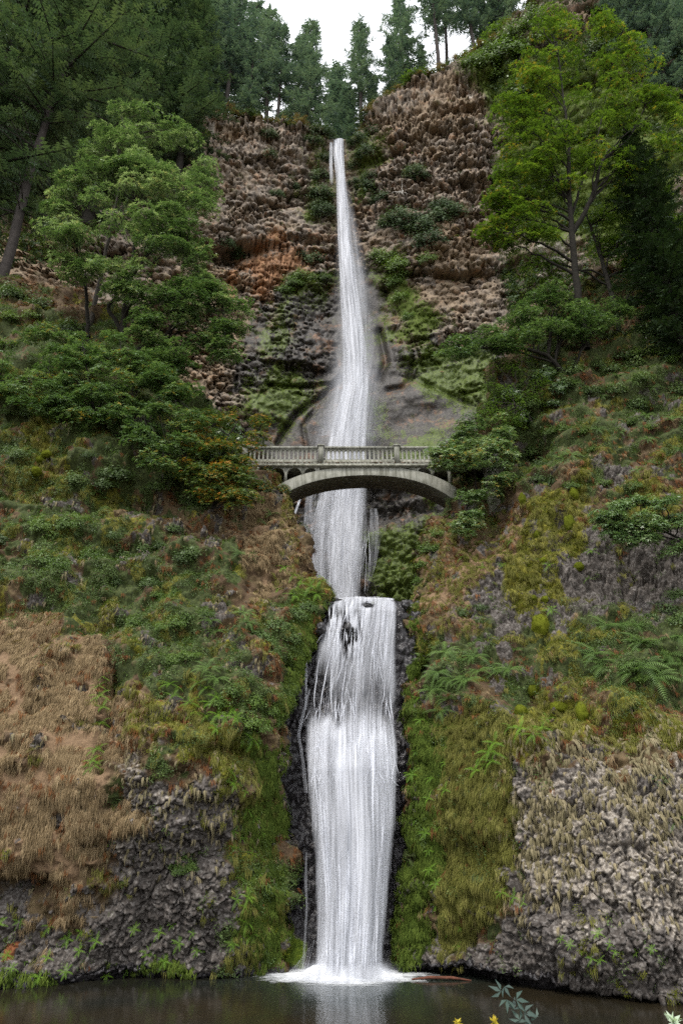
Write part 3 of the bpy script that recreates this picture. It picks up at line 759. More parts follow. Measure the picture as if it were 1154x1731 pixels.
def strands(name, parent, rows, mat, n, wid=(.02, .07), seed=0, length=(.1, .35), drift=0.02, lift=.25):
    """thin bright threads of water lying on the fall"""
    a = np.array(sorted(rows), float); rr = np.random.default_rng(seed)
    V, Fc, Dn, UV = [], [], [], []
    m = 14; off = 0
    y0, y1 = a[0, 0], a[-1, 0]
    for i in range(n):
        st = y0 + rr.random() * (y1 - y0) * .92; ln = (y1 - y0) * rr.uniform(*length)
        py = np.linspace(st, min(st + ln, y1), m)
        u0 = .06 + .88 * rr.beta(1.4, 1.4); u = u0 + np.linspace(0, 1, m) * np.clip(rr.normal() * drift, -min(u0, 1 - u0) * .8, min(u0, 1 - u0) * .8) + .004 * np.cumsum(rr.normal(0, 1, m)) * .5; u = np.clip(u, .03, .97)
        l = np.interp(py, a[:, 0], a[:, 1]); r = np.interp(py, a[:, 0], a[:, 2]); D = np.interp(py, a[:, 0], a[:, 3]) - lift * rr.uniform(.3, 1.2)
        e = 1 - (2 * u - 1) ** 2
        c = P(l + (r - l) * u, py, D - .5 * e)
        w = rr.uniform(*wid) * np.sin(np.linspace(.15, math.pi, m)) ** .6
        L = c - np.array([1, 0, 0]) * w[:, None]; Rr = c + np.array([1, 0, 0]) * w[:, None]; C2 = c - np.array([0, 1, 0]) * w[:, None] * .5
        V.append(np.stack([L, C2, Rr], 1).reshape(-1, 3)); Fc.append(gridfaces(m, 3) + off); off += m * 3
        dd = np.sin(np.linspace(0, math.pi, m)) ** .7
        Dn.append(np.stack([dd * .0, dd, dd * .0], 1).ravel())
        UV.append(np.stack([np.repeat([[-.1, 0, .1]], m, 0) + i, np.repeat(np.linspace(0, 3, m)[:, None], 3, 1)], -1).reshape(-1, 2))
    me = mk_mesh(name, np.concatenate(V), np.concatenate(Fc), mat, {'dens': np.concatenate(Dn)}, True, uv=np.concatenate(UV))
    return obj(name, me, parent)

def falls():
    mA = fall_mat('silky_water', 1.7, .10, 1.25, .30, 1)
    mB = fall_mat('silky_water_fine', 3.8, .13, 1.15, .26, 2)
    mC = fall_mat('silky_water_far', .9, .045, 1.7, .35, 3)
    mM = fall_mat('spray_mist', .30, .03, 1.2, .9, 5, (.80, .82, .87))
    mS = fall_mat('water_threads', 1., .5, 1.6, .8, 4, (.84, .86, .92))
    # upper fall
    def empty(name, at):
        o = bpy.data.objects.new(name, None); COL.objects.link(o); return o
    def onwall(rows, gap):
        return [(y, l, r, float(DB(np.array((l + r) / 2.), np.array(float(y)))) - (gap if not callable(gap) else gap(y))) for y, l, r, *_ in rows]
    gU = lambda y: float(np.interp(y, [236, 270, 400, 600, 720, 800, 1032], [.2, 1.8, 4.2, 5.0, 3.2, 2.8, 2.4]))
    up = empty('waterfall', None)
    tag(up, 'tall thin upper waterfall dropping from the notch in the clifftop', 'waterfall')
    rowsU = [(236, 561, 583, 123.5), (260, 561, 583, 121), (300, 566, 585, 119), (400, 568, 596, 116), (500, 571, 610, 112), (560, 574, 618, 107.5), (600, 575, 624, 104), (660, 573, 628, 98), (700, 560, 626, 92.5), (760, 545, 626, 85), (800, 537, 630, 81)]
    rowsU = onwall(rowsU, gU)
    fall_sheet('mist', up, onwall([(560, 565, 640), (620, 550, 660), (690, 520, 665), (760, 500, 665), (800, 490, 670)], lambda y: 9.), mM, 40, 60, .4, 0., lambda x, y: .30 * smooth(560, 650, y) * smooth(800, 740, y) + x * 0, 31, .3, .5)
    fall_sheet('falling_water', up, rowsU, mC, 40, 260, .5, .0, lambda x, y: .95 + x * 0, 1, .3)
    fall_sheet('falling_water', up, [(a, b + (c - b) * .18, c - (c - b) * .18, d) for a, b, c, d in rowsU], mC, 30, 260, .5, 1.2, lambda x, y: 1.0 + x * 0, 2, .3)
    fall_sheet('spray', up, onwall([(300, 566, 588, 118), (400, 564, 612, 114), (500, 560, 640, 108), (600, 552, 650, 103), (680, 540, 650, 93), (740, 520, 645, 84)], gU), mM, 40, 200, .4, 0., lambda x, y: .40 + x * 0, 3, .3, .5)
    fall_sheet('side_stream', up, onwall([(240, 556, 563), (280, 555, 563), (340, 557, 566)], lambda y: gU(y) + .4), mC, 12, 60, .3, 0, lambda x, y: .6 * smooth(345, 280, y), 4, .1)
    strands('thread', up, onwall([(690, 556, 628), (760, 545, 625), (800, 540, 622)], lambda y: gU(y) + .5), mS, 26, (.06, .16), 5, (.3, .7), .05)
    # middle tier, seen under the bridge
    md = empty('waterfall', None)
    tag(md, 'middle waterfall tier sliding down dark rock behind the bridge arch', 'waterfall')
    rowsM = [(790, 534, 634, 82), (850, 518, 634, 75.3), (900, 512, 634, 69.8), (950, 512, 630, 64.8), (1000, 520, 622, 60.3), (1032, 524, 618, 57.3)]
    rowsM = onwall(rowsM, gU)
    def dm(x, y): return .60 + .36 * np.exp(-((x - 590) / 22) ** 2) - .14 * smooth(900, 1000, y)
    fall_sheet('falling_water', md, rowsM, mA, 70, 180, .25, .3, dm, 6, .25, .28)
    fall_sheet('side_stream', md, onwall([(812, 540, 578), (870, 516, 566), (950, 508, 560), (1025, 520, 562)], gU), mB, 30, 90, .2, 1.6, lambda x, y: .46 + x * 0, 33, .1, .35)
    fall_sheet('falling_water', md, [(a, b + 36, c - 18, d) for a, b, c, d in rowsM], mB, 50, 180, .3, 1.0, lambda x, y: .70 + x * 0, 7, .25)
    fall_sheet('side_stream', md, onwall([(800, 520, 542, 82), (850, 512, 532, 75.5), (930, 506, 530, 67.5), (1000, 512, 532, 60.5)], gU), mA, 24, 90, .2, .3, lambda x, y: .40 + x * 0, 8, .1)
    fall_sheet('side_stream', md, onwall([(806, 522, 528, 80.5), (840, 506, 511, 76.6), (870, 495, 500, 73.5), (885, 490, 494, 72)], gU), mS, 6, 50, .2, .8, lambda x, y: .8 + x * 0, 9, .05)
    fall_sheet('side_stream', md, onwall([(860, 622, 640, 74.5), (900, 618, 652, 70), (950, 618, 640, 64.5), (1000, 612, 624, 60)], gU), mA, 20, 60, .2, .5, lambda x, y: .33 + x * 0, 10, .1)
    strands('thread', md, rowsM, mS, 50, (.03, .09), 11, (.15, .5), .06, .9)
    # lower fall
    lw = empty('waterfall', None)
    tag(lw, 'broad lower waterfall pouring over the lip into the pool', 'waterfall')
    rowsL = [(1013, 556, 673, 43.5), (1019, 552, 676, 41.9), (1032, 546, 677, 41.2), (1100, 528, 677, 40.5), (1180, 512, 679, 40.0), (1225, 509, 679, 39.6), (1262, 509, 680, 39.1), (1300, 511, 679, 38.6), (1400, 516, 675, 38.0), (1500, 523, 664, 37.8), (1600, 524, 656, 37.6), (1650, 520, 655, 37.5)]
    def dl(x, y):
        d = .66 - .09 * smooth(1235, 1200, y) * smooth(1050, 1090, y)
        d -= .22 * np.exp(-(((y + 20 * fbm(np.stack([x / 30, x * 0, x * 0], -1), 2, 8) - 1190) / 48) ** 2)) * (1 - .2 * np.exp(-((x - 600) / 30) ** 2))
        rg = fbm(np.stack([x / 3.2, y / 22., x * 0], -1), 3, 9)
        d -= (.30 + 1.1 * rg) * np.exp(-(((x - 591) / 15) ** 2 + ((y - 1072) / 38) ** 2)) + (.15 + .9 * rg) * np.exp(-(((x - 556) / 16) ** 2 + ((y - 1046) / 22) ** 2))
        d -= .9 * np.exp(-(((x - 621) / 8) ** 2 + ((y - 1026) / 4) ** 2))
        d -= .22 * smooth(535, 512, x) * smooth(1230, 1150, y)
        d -= .16 * smooth(1090, 1150, y) * smooth(1235, 1200, y) * np.exp(-((x - 545) / 18) ** 2)
        d += .16 * np.exp(-(((y - 1300) / 60) ** 2)) + .1 * np.exp(-(((x - 595) / 30) ** 2)) * smooth(1260, 1400, y)
        d -= .28 * smooth(550, 525, x) * smooth(1330, 1450, y)
        return d
    fall_sheet('falling_water', lw, rowsL, mA, 110, 420, .35, .1, dl, 12, .22, .12)
    fall_sheet('falling_water', lw, rowsL, mB, 110, 420, .35, .35, lambda x, y: dl(x, y) - .16, 13, .22, .12)
    low = [(1205, 524, 672, 39.5), (1250, 517, 677, 38.8), (1300, 514, 678, 38.2), (1400, 524, 674, 37.7), (1500, 534, 662, 37.4), (1600, 536, 652, 37.2), (1652, 536, 650, 37.1)]
    def dlow(x, y): return (.50 + .28 * np.exp(-((x - 595) / 34) ** 2)) * smooth(1215, 1262, y + 34 * fbm(np.stack([x / 22, y * 0, x * 0], -1), 3, 5) + 8 * fbm(np.stack([x / 6, y / 30, x * 0], -1), 3, 6))
    fall_sheet('foaming_water', lw, low, mB, 90, 260, .5, .2, dlow, 14, .3)
    fall_sheet('foaming_water', lw, low, mA, 70, 220, .6, .6, lambda x, y: dlow(x, y) - .08, 15, .3)
    for i_ in range(3):
        fall_sheet('spray', lw, [(1612 + i_ * 6, 520 - i_ * 14, 656 + i_ * 10, 37.2 - i_ * .3), (1656 + i_ * 4, 500 - i_ * 16, 674 + i_ * 12, 36.9 - i_ * .35)], mM, 40, 30, .5, 0., lambda x, y, q=i_: .72 * smooth(1608 + q * 6, 1645, y), 40 + i_, .2, .35)
    # little spouts thrown off the mid ledge
    sp = [(1236, 515, 676, 38.7), (1330, 515, 680, 37.9)]
    strands('thread', lw, sp, mS, 60, (.03, .08), 16, (.3, 1.), .10, .5)
    strands('thread', lw, [r for r in rowsL if r[0] <= 1240], mS, 90, (.015, .06), 17, (.12, .5), .05, .4)
    strands('thread', lw, low, mS, 60, (.03, .09), 18, (.2, .7), .03, .8)
    fall_sheet('side_stream', lw, [(1165, 522, 526, 40.2), (1185, 515, 520, 39.9), (1215, 505, 515, 39.8), (1240, 500, 508, 39.5), (1290, 508, 516, 39.2), (1340, 512, 522, 38.9)], mB, 10, 70, .2, .3, lambda x, y: .36 + x * 0, 19, .05)
    fall_sheet('side_stream', lw, [(1110, 515, 521, 40.6), (1200, 514, 519, 40.2)], mB, 6, 40, .2, .3, lambda x, y: .45 + x * 0, 20, .05)
    fall_sheet('side_stream', lw, [(1440, 516, 520, 38.6), (1490, 512, 520, 38.6), (1530, 516, 521, 38.5), (1640, 508, 516, 38.2)], mB, 10, 60, .2, .3, lambda x, y: .34 + x * 0, 21, .05)
    for i in range(7):
        x0 = 522 - i * 5
        fall_sheet('side_stream', lw, [(1588 + i * 7, x0 + 8, x0 + 11, 38.1), (1645, x0 - 6, x0 - 3, 37.7)], mB, 7, 24, .2, .2, lambda x, y: .30 + x * 0, 22 + i, .02)
    # foam where it lands: low froth mound and thin rafts
    k = NT('foam')
    p = k.pos()
    n = k.noise(k.map(p, (1, 1.6, 1)), 2.2, 6, .65, .4)
    a = k.math('ADD', n, k.math('MULTIPLY', k.math('SUBTRACT', k.attr('dens'), .5), 1.35))
    al = k.mr(a, .40, 1.05)
    d = k.n('BsdfDiffuse'); k.set(d.inputs[0], (.82, .84, .86))
    tr = k.n('BsdfTransparent'); m2 = k.n('MixShader'); k.l(al, m2.inputs[0]); k.l(tr.outputs[0], m2.inputs[1]); k.l(d.outputs[0], m2.inputs[2])
    fm = k.done(m2.outputs[0])
    c0 = P(588, 1650, 37.3); xs = np.linspace(-7, 7, 150); ys = np.linspace(-3.4, 1.4, 70)
    X, Y = np.meshgrid(xs, ys)
    rr = np.sqrt(((X + .2) / 3.6) ** 2 + (Y / 2.5) ** 2)
    ang = np.arctan2(Y * 2, X)
    rr = rr * (1 + .18 * fbm(np.stack([np.cos(ang) * 2.5, np.sin(ang) * 2.5, X * 0], -1), 3, 90))
    dens = np.clip(1.35 - rr * .85, 0, 1)
    Z = .012 + .7 * np.clip(1 - rr * 1.5, 0, 1) * (.6 + .5 * fbm(np.stack([X * 2.2, Y * 2.2, X * 0], -1), 3, 91)) 
    me = mk_mesh('foam', np.stack([X + c0[0], Y + c0[1], np.maximum(Z, .012)], -1), gridfaces(70, 150), fm, {'dens': dens}, True)
    tag(obj('foam', me), 'white foam where the lower fall meets the pool', kind='stuff')
falls()

# ------------------------------------------------------------------ bridge
def bridge():
    k = NT('weathered_concrete')
    p = k.objc()
    n = k.noise(p, 1.2, 6, .65); st = k.noise(k.map(p, (5, 5, .5)), 1., 5, .6); nf = k.noise(p, 14., 4, .6)
    c = k.ramp(n, [(.25, (.14, .14, .115)), (.5, (.235, .235, .20)), (.75, (.32, .315, .27))])
    c = k.mix(k.mr(st, .46, .64, 0, .75), c, (.085, .085, .062))
    c = k.mix(k.mr(nf, .55, .8, 0, .4), c, (.22, .17, .11))
    conc = k.done(k.bsdf(c, .85, nf, .4, .03, .2))
    k = NT('stained_concrete')
    p = k.objc(); n = k.noise(p, 4., 6, .7); n2 = k.noise(k.map(p, (2, 2, .4)), 3., 4)
    c = k.ramp(n, [(.3, (.10, .10, .075)), (.5, (.24, .235, .19)), (.62, (.36, .35, .30)), (.8, (.22, .12, .06))])
    c = k.mix(k.mr(n2, .5, .7, 0, .5), c, (.09, .10, .05))
    conc2 = k.done(k.bsdf(c, .9, n, .4, .03, .2))
    leafl = plain('leaf_litter', (.22, .085, .035), nscale=30., var=.6)
    D0 = 46.0
    cx = float(P(620, 780, D0)[0])
    sc_ = float(P(621, 780, D0)[0] - P(620, 780, D0)[0])      # metres per photo pixel at the parapet
    X = lambda px: (px - 620) * sc_
    zt = zpy(752, D0); zb = zpy(781, D0); zr = zpy(757.5, D0)
    z0 = zb
    Z = lambda py: zpy(py, D0) - z0
    root = bpy.data.objects.new('footbridge', None); COL.objects.link(root); root.location = (cx, D0, z0)
    tag(root, 'arched pale concrete footbridge with a balustrade crossing the gorge before the fall', 'bridge')
    WD = 2.3                                                     # deck width
    xl, xr = X(402), X(850)
    def part(name, acc, m=conc, par=root): return obj(name, acc.mesh(name, m), par)
    a = Acc(); a.box(xl, xr, -.06, WD + .06, Z(786), Z(783) + .02); part('deck', a)
    a = Acc(); a.box(xl, xr, -.16, WD + .16, Z(789) + .004, Z(786) - .003); part('deck_edge', a, conc2)
    posts = [X(542), X(671), X(413), X(838)]
    bays = [(posts[2], posts[0]), (posts[0], posts[1]), (posts[1], posts[3])]
    def rail(y0, y1):
        ym = (y0 + y1) / 2
        for (b0, b1) in bays:
            a = Acc(); a.box(b0 + .26, b1 - .26, y0 - .05, y1 + .05, Z(758.2), Z(755.0))
            a.box(b0 + .26, b1 - .26, y0 - .0, y1 - .0, Z(759.6), Z(758.2) - .003)
            part('handrail', a)
            a = Acc(); a.box(b0 + .26, b1 - .26, y0 - .03, y1 + .03, Z(783) + .024, Z(778.5)); part('plinth', a, conc2)
        for x in posts:
            a = Acc(); a.box(x - .20, x + .20, y0 - .09, y1 + .09, Z(783) + .024, Z(754.6)); a.box(x - .26, x + .26, y0 - .14, y1 + .14, Z(754.6) + .003, Z(752.3))
            part('parapet_post', a)
    rail(0, .24); rail(WD - .24, WD)
    # one baluster mesh (shared), rounded arch heads between balusters come from its flared cap
    zl, zh = Z(778.5) + .003, Z(759.6) - .003
    a = Acc()
    prof = [(zl, .085), (zl + .12, .085), (zl + .16, .062), (zh - .34, .062), (zh - .22, .072), (zh - .12, .10), (zh - .05, .145), (zh, .170)]
    vs = []
    for z, w in prof: vs += [(-w, .03, z), (w, .03, z), (w, .21, z), (-w, .21, z)]
    fs = []
    for i in range(len(prof) - 1):
        for j in range(4):
            q = (j + 1) % 4; fs.append((i * 4 + j, i * 4 + q, i * 4 + 4 + q, i * 4 + 4 + j))
    e = (len(prof) - 1) * 4
    fs += [(3, 2, 1, 0), (e, e + 1, e + 2, e + 3)]
    a.add(vs, fs); bm_ = a.mesh('baluster', conc)
    for yo in (0, WD - .24):
        for (b0, b1) in bays:
            L = (b1 - .26) - (b0 + .26); n_ = int(round(L / .345))
            for i in range(n_):
                obj('baluster', bm_, root, (b0 + .26 + (i + .5) * L / n_, yo, 0))
    # arch rib
    xa, xb = X(462), X(778); xc = X(620)
    pts_e = [(462, 826), (483, 813), (512, 801), (545, 793), (580, 789.5), (620, 788.5), (660, 789.5), (695, 793), (728, 802), (757, 817), (778, 832)]
    pts_i = [(462, 850), (483, 833), (512, 820), (545, 810), (580, 804.5), (620, 803), (660, 804.5), (695, 810), (728, 823), (757, 841), (778, 858)]
    xs = np.linspace(462, 778, 80)
    def crv(pts):
        a_ = np.array(pts, float)
        c_ = np.polyfit(a_[:, 0] - 620, a_[:, 1], 4); return np.polyval(c_, xs - 620)
    ez = np.array([Z(y) for y in crv(pts_e)]) - .02; iz = np.array([Z(y) for y in crv(pts_i)])
    ez = np.minimum(ez, Z(789) - .003)
    xx = np.array([X(x) for x in xs])
    y0, y1 = .05, WD - .05
    ring = np.stack([np.stack([xx, xx * 0 + y0, iz], -1), np.stack([xx, xx * 0 + y0, ez], -1), np.stack([xx, xx * 0 + y1, ez], -1), np.stack([xx, xx * 0 + y1, iz], -1), np.stack([xx, xx * 0 + y0, iz], -1)], 1)
    me = mk_mesh('arch_rib', ring, gridfaces(80, 5), conc, {'rnd': np.full(400, .5)})
    obj('arch_rib', me, root)
    a = Acc(); a.box(xc - .06, xc + .06, -.0, .04, Z(791), Z(788.6) - .01); part('keystone', a, conc2)
    # spandrel columns and little arches over the openings
    ztop = Z(789)
    cols = [455.5, 483.5, 512.0, 538.0, 672.5, 701.5, 729.5, 758.0]
    def rib_top(px): return float(np.interp(px, xs, ez))
    def zbot(px): return rib_top(px) - .05 if px > 470 else Z(818)
    for yA, yB in ((.06, .40), (WD - .40, WD - .06)):
        for c in cols:
            h = zbot(c)
            if ztop - h < .12: continue
            a = Acc(); a.box(X(c) - .10, X(c) + .10, yA + .01, yB - .01, h, ztop - .003)
            part('spandrel_column', a)
        spans = [(430, 455.5), (455.5, 483.5), (483.5, 512), (512, 538), (672.5, 701.5), (701.5, 729.5), (729.5, 758)]
        for s0, s1 in spans:
            a0, a1 = X(s0) + .10, X(s1) - .10
            m = 18; t = np.linspace(0, 1, m); xsn = a0 + (a1 - a0) * t
            arc = ztop - .07 - (1 - np.sqrt(np.clip(1 - (2 * t - 1) ** 2, 0, 1))) * .48
            pxs = 620 + xsn / sc_
            lim = np.array([max(rib_top(q), zbot(s0)) if q > 462 else -9 for q in pxs])
            arc = np.minimum(np.maximum(arc, lim - .04), ztop - .02)
            rg = np.stack([np.stack([xsn, xsn * 0 + yA, arc], -1), np.stack([xsn, xsn * 0 + yA, xsn * 0 + ztop - .003], -1), np.stack([xsn, xsn * 0 + yB, xsn * 0 + ztop - .003], -1), np.stack([xsn, xsn * 0 + yB, arc], -1), np.stack([xsn, xsn * 0 + yA, arc], -1)], 1)
            obj('spandrel_arch', mk_mesh('spandrel_arch', rg, gridfaces(m, 5), conc, {'rnd': np.full(m * 5, .5)}), root)
    # abutments
    a = Acc(); a.box(X(402), X(438), -.1, WD + .1, Z(850), Z(789) - .004); part('abutment', a, conc2)
    a = Acc(); a.box(X(818), X(850), -.1, WD + .1, Z(870), Z(789) - .004); part('abutment', a, conc2)
    # dead leaves caught along the foot of the balustrade
    n_ = 420
    loc = np.stack([R.uniform(xl, xr, n_), R.uniform(-.12, .0, n_), np.full(n_, Z(783) + .03) + R.uniform(0, .1, n_) ** 2], -1)
    Mx = frames(np.stack([R.normal(0, .5, n_), -np.abs(R.normal(.6, .3, n_)), np.ones(n_)], -1), R.uniform(0, 6, n_))
    v, f, r = stamp([(-.06, 0, 0), (0, -.04, .01), (.06, 0, 0), (0, .04, .01)], [(0, 1, 2, 3)], Mx, loc, R.uniform(.6, 1.4, n_))
    a = Acc(); a.add(v, f, r); o = part('fallen_leaves', a, M['rust']); o['kind'] = 'stuff'
bridge()

# ------------------------------------------------------------------ plant templates
LEAF = np.array([(0, 0, 0), (.32, -.22, .05), (1, 0, -.06), (.32, .22, .05)]); LEAFF = [(0, 1, 2, 3)]
# bigleaf maple leaf: three broad lobes
MAPLE = np.array([(0, 0, 0), (.35, -.16, .04), (1, 0, -.08), (.35, .16, .04), (.10, .45, 0), (.62, .68, -.08), (.10, -.45, 0), (.62, -.68, -.08), (.34, .34, .03), (.34, -.34, .03)])
MAPLEF = [(0, 1, 2, 3), (0, 3, 8, 4), (3, 2 + 0, 5, 8), (0, 6, 9, 1)][:1] + [(0, 8, 5, 4), (0, 6, 7, 9)]

def ordn(i):
    w = ['first', 'second', 'third', 'fourth', 'fifth', 'sixth', 'seventh', 'eighth', 'ninth', 'tenth', 'eleventh', 'twelfth', 'thirteenth', 'fourteenth', 'fifteenth', 'sixteenth', 'seventeenth', 'eighteenth', 'nineteenth', 'twentieth']
    return w[i] if i < 20 else 'twenty-' + w[i - 20]

def crown_leaves(pads, padr, per, size, template=MAPLE, tfaces=MAPLEF, flat=.10, tilt=.45, droop=.45, centre=None):
    """leaves in drooping, layered pads"""
    n = len(pads)
    cnt = np.maximum(6, (per * (padr / padr.mean()) ** 2).astype(int))
    idx = np.repeat(np.arange(n), cnt); m = len(idx)
    a = R.uniform(0, 2 * np.pi, m); q = np.sqrt(R.random(m))
    axis = np.stack([R.normal(0, .28, n), R.normal(0, .28, n) - .18, np.ones(n)], -1)
    Mx = frames(axis)
    loc = np.stack([np.cos(a) * q, np.sin(a) * q * .8, -droop * q * q + R.normal(0, flat, m)], -1) * padr[idx][:, None]
    loc = np.einsum('nij,nj->ni', Mx[idx], loc) + pads[idx]
    nz = np.stack([np.cos(a) * q * droop + R.normal(0, tilt, m), np.sin(a) * q * droop + R.normal(0, tilt, m) - .25, np.ones(m)], -1)
    xh = np.stack([np.cos(a), np.sin(a), -.4 + 0 * a], -1) + R.normal(0, .35, (m, 3))
    Ml = frames(nz, None, xh)
    rnd = np.clip(R.normal(.5, .22, m) + (R.random(n)[idx] - .5) * .55, 0, 1)  # wide tone spread per leaf and pad paints highlights and dark foliage
    return stamp(template, tfaces, Ml, loc, size * R.uniform(.6, 1.35, m), rnd)

def bez(a, b, lift, n=8, j=.0):
    t = np.linspace(0, 1, n)[:, None]
    mid = (a + b) / 2 + np.array([0, 0, lift])
    p = (1 - t) ** 2 * a + 2 * t * (1 - t) * mid + t ** 2 * b
    if j: p[1:-1] += R.normal(0, j, (n - 2, 3))
    return p

def broadleaf(name, label, trunks, polys, Dfun, mat, bark, npads=140, per=70, size=.24, padr=(1.0, .25), thick=.8, nlimb=14, group=None, cat='tree', gap=.85, seed=0, template=(MAPLE, MAPLEF), limbs=(), leaf2=None):
    """trunks: polylines (px,py,D,radius m); polys: crown outlines in photo positions; Dfun(py) crown centre depth"""
    base = P(*trunks[0][0][:3])
    root = bpy.data.objects.new(name, None); COL.objects.link(root); root.location = base
    tag(root, label, cat, group)
    tr = []
    ta = Acc()
    for t in trunks:
        a = np.array(t, float); m = 26
        s = np.linspace(0, len(a) - 1, m)
        q = np.stack([np.interp(s, np.arange(len(a)), a[:, i]) for i in range(4)], -1)
        for _ in range(2): q[1:-1, :3] = (q[:-2, :3] + q[1:-1, :3] * 2 + q[2:, :3]) / 4
        w = P(q[:, 0], q[:, 1], q[:, 2]); w[1:-1] += R.normal(0, .03, (m - 2, 3))
        v, f = tube(w - base, q[:, 3], 9); ta.add(v, f)
        tr.append((w, q[:, 3]))
    obj('trunk', ta.mesh('trunk', bark, True), root)
    # pads inside the outline
    allx = np.concatenate([[p[0] for p in po] for po in polys]); ally = np.concatenate([[p[1] for p in po] for po in polys])
    c = []
    tries = 0
    while len(c) < npads and tries < 40:
        x = R.uniform(allx.min(), allx.max(), npads * 6); y = R.uniform(ally.min(), ally.max(), npads * 6)
        ok = np.zeros(len(x), bool)
        for po in polys: ok |= inpoly(x, y, po)
        if gap > 0:
            ok &= fbm(np.stack([x / 34., y / 22., x * 0 + seed], -1), 2, 300 + seed) > (-1 + gap)
        c += list(zip(x[ok], y[ok])); tries += 1
    c = np.array(c[:npads])
    d = np.full(len(c), 1e9)
    for po in polys:
        dd = polydist(c[:, 0], c[:, 1], list(po) + [po[0]]); d = np.where(inpoly(c[:, 0], c[:, 1], po), np.minimum(d, 1e8), d); 
        d = np.minimum(d, np.where(inpoly(c[:, 0], c[:, 1], po), dd, 1e9))
    Dc = Dfun(c[:, 1])
    mpp = Dc / 1000.
    hw = d * mpp * thick + .3
    Dp = Dc + R.uniform(-1, 1, len(c)) * np.minimum(hw, 5.5)
    pads = P(c[:, 0], c[:, 1], Dp)
    # limbs
    T = np.concatenate([w for w, _ in tr]); TR = np.concatenate([r for _, r in tr])
    li = R.permutation(len(pads))[:nlimb]
    LN, LR = [T], [TR]
    for i in li:
        b = pads[i]
        cand = T[:, 2] < b[2] - .5 * abs(b[2] - T[:, 2].min()) * .3
        dist = np.linalg.norm((T - b) * np.array([1, 1, .6]), axis=1) + (~cand) * 1e3 - TR * 3
        j = int(np.argmin(dist))
        p_ = bez(T[j], b, .25 * np.linalg.norm(b - T[j]) * .5, 9, .08)
        r_ = np.linspace(max(.05, TR[j] * .55), .025, 9)
        v, f = tube(p_ - base, r_, 6); la = Acc(); la.add(v, f); obj('limb', la.mesh('limb', bark, True), root)
        LN.append(p_[3:]); LR.append(r_[3:])
    for lm in limbs:
        a = np.array(lm, float); w = P(a[:, 0], a[:, 1], a[:, 2])
        s = np.linspace(0, len(w) - 1, 14); w = np.stack([np.interp(s, np.arange(len(a)), w[:, i]) for i in range(3)], -1)
        r_ = np.interp(s, np.arange(len(a)), a[:, 3]); w[1:-1] += R.normal(0, .04, (12, 3))
        v, f = tube(w - base, r_, 6); la = Acc(); la.add(v, f); obj('limb', la.mesh('limb', bark, True), root)
        LN.append(w); LR.append(r_)
    N_ = np.concatenate(LN); Rn = np.concatenate(LR)
    tw = Acc()
    for b in pads:
        j = int(np.argmin(np.linalg.norm(N_ - b, axis=1) + (N_[:, 2] > b[2]) * .6))
        if np.linalg.norm(N_[j] - b) > 9: continue
        p_ = bez(N_[j], b, .12 * np.linalg.norm(b - N_[j]), 6, .05)
        v, f = tube(p_ - base, np.linspace(min(.045, Rn[j]), .010, 6), 4); tw.add(v, f)
    if tw.n: tag(obj('twigs', tw.mesh('twigs', bark), root), kind='stuff')
    pr = np.clip(R.normal(padr[0], padr[1], len(pads)), .35, 3)
    v, f, r = crown_leaves(pads - base, pr, per, size, template[0], template[1])
    a = Acc(); a.add(v, f, r)
    obj('crown', a.mesh('crown', mat), root)
    return root

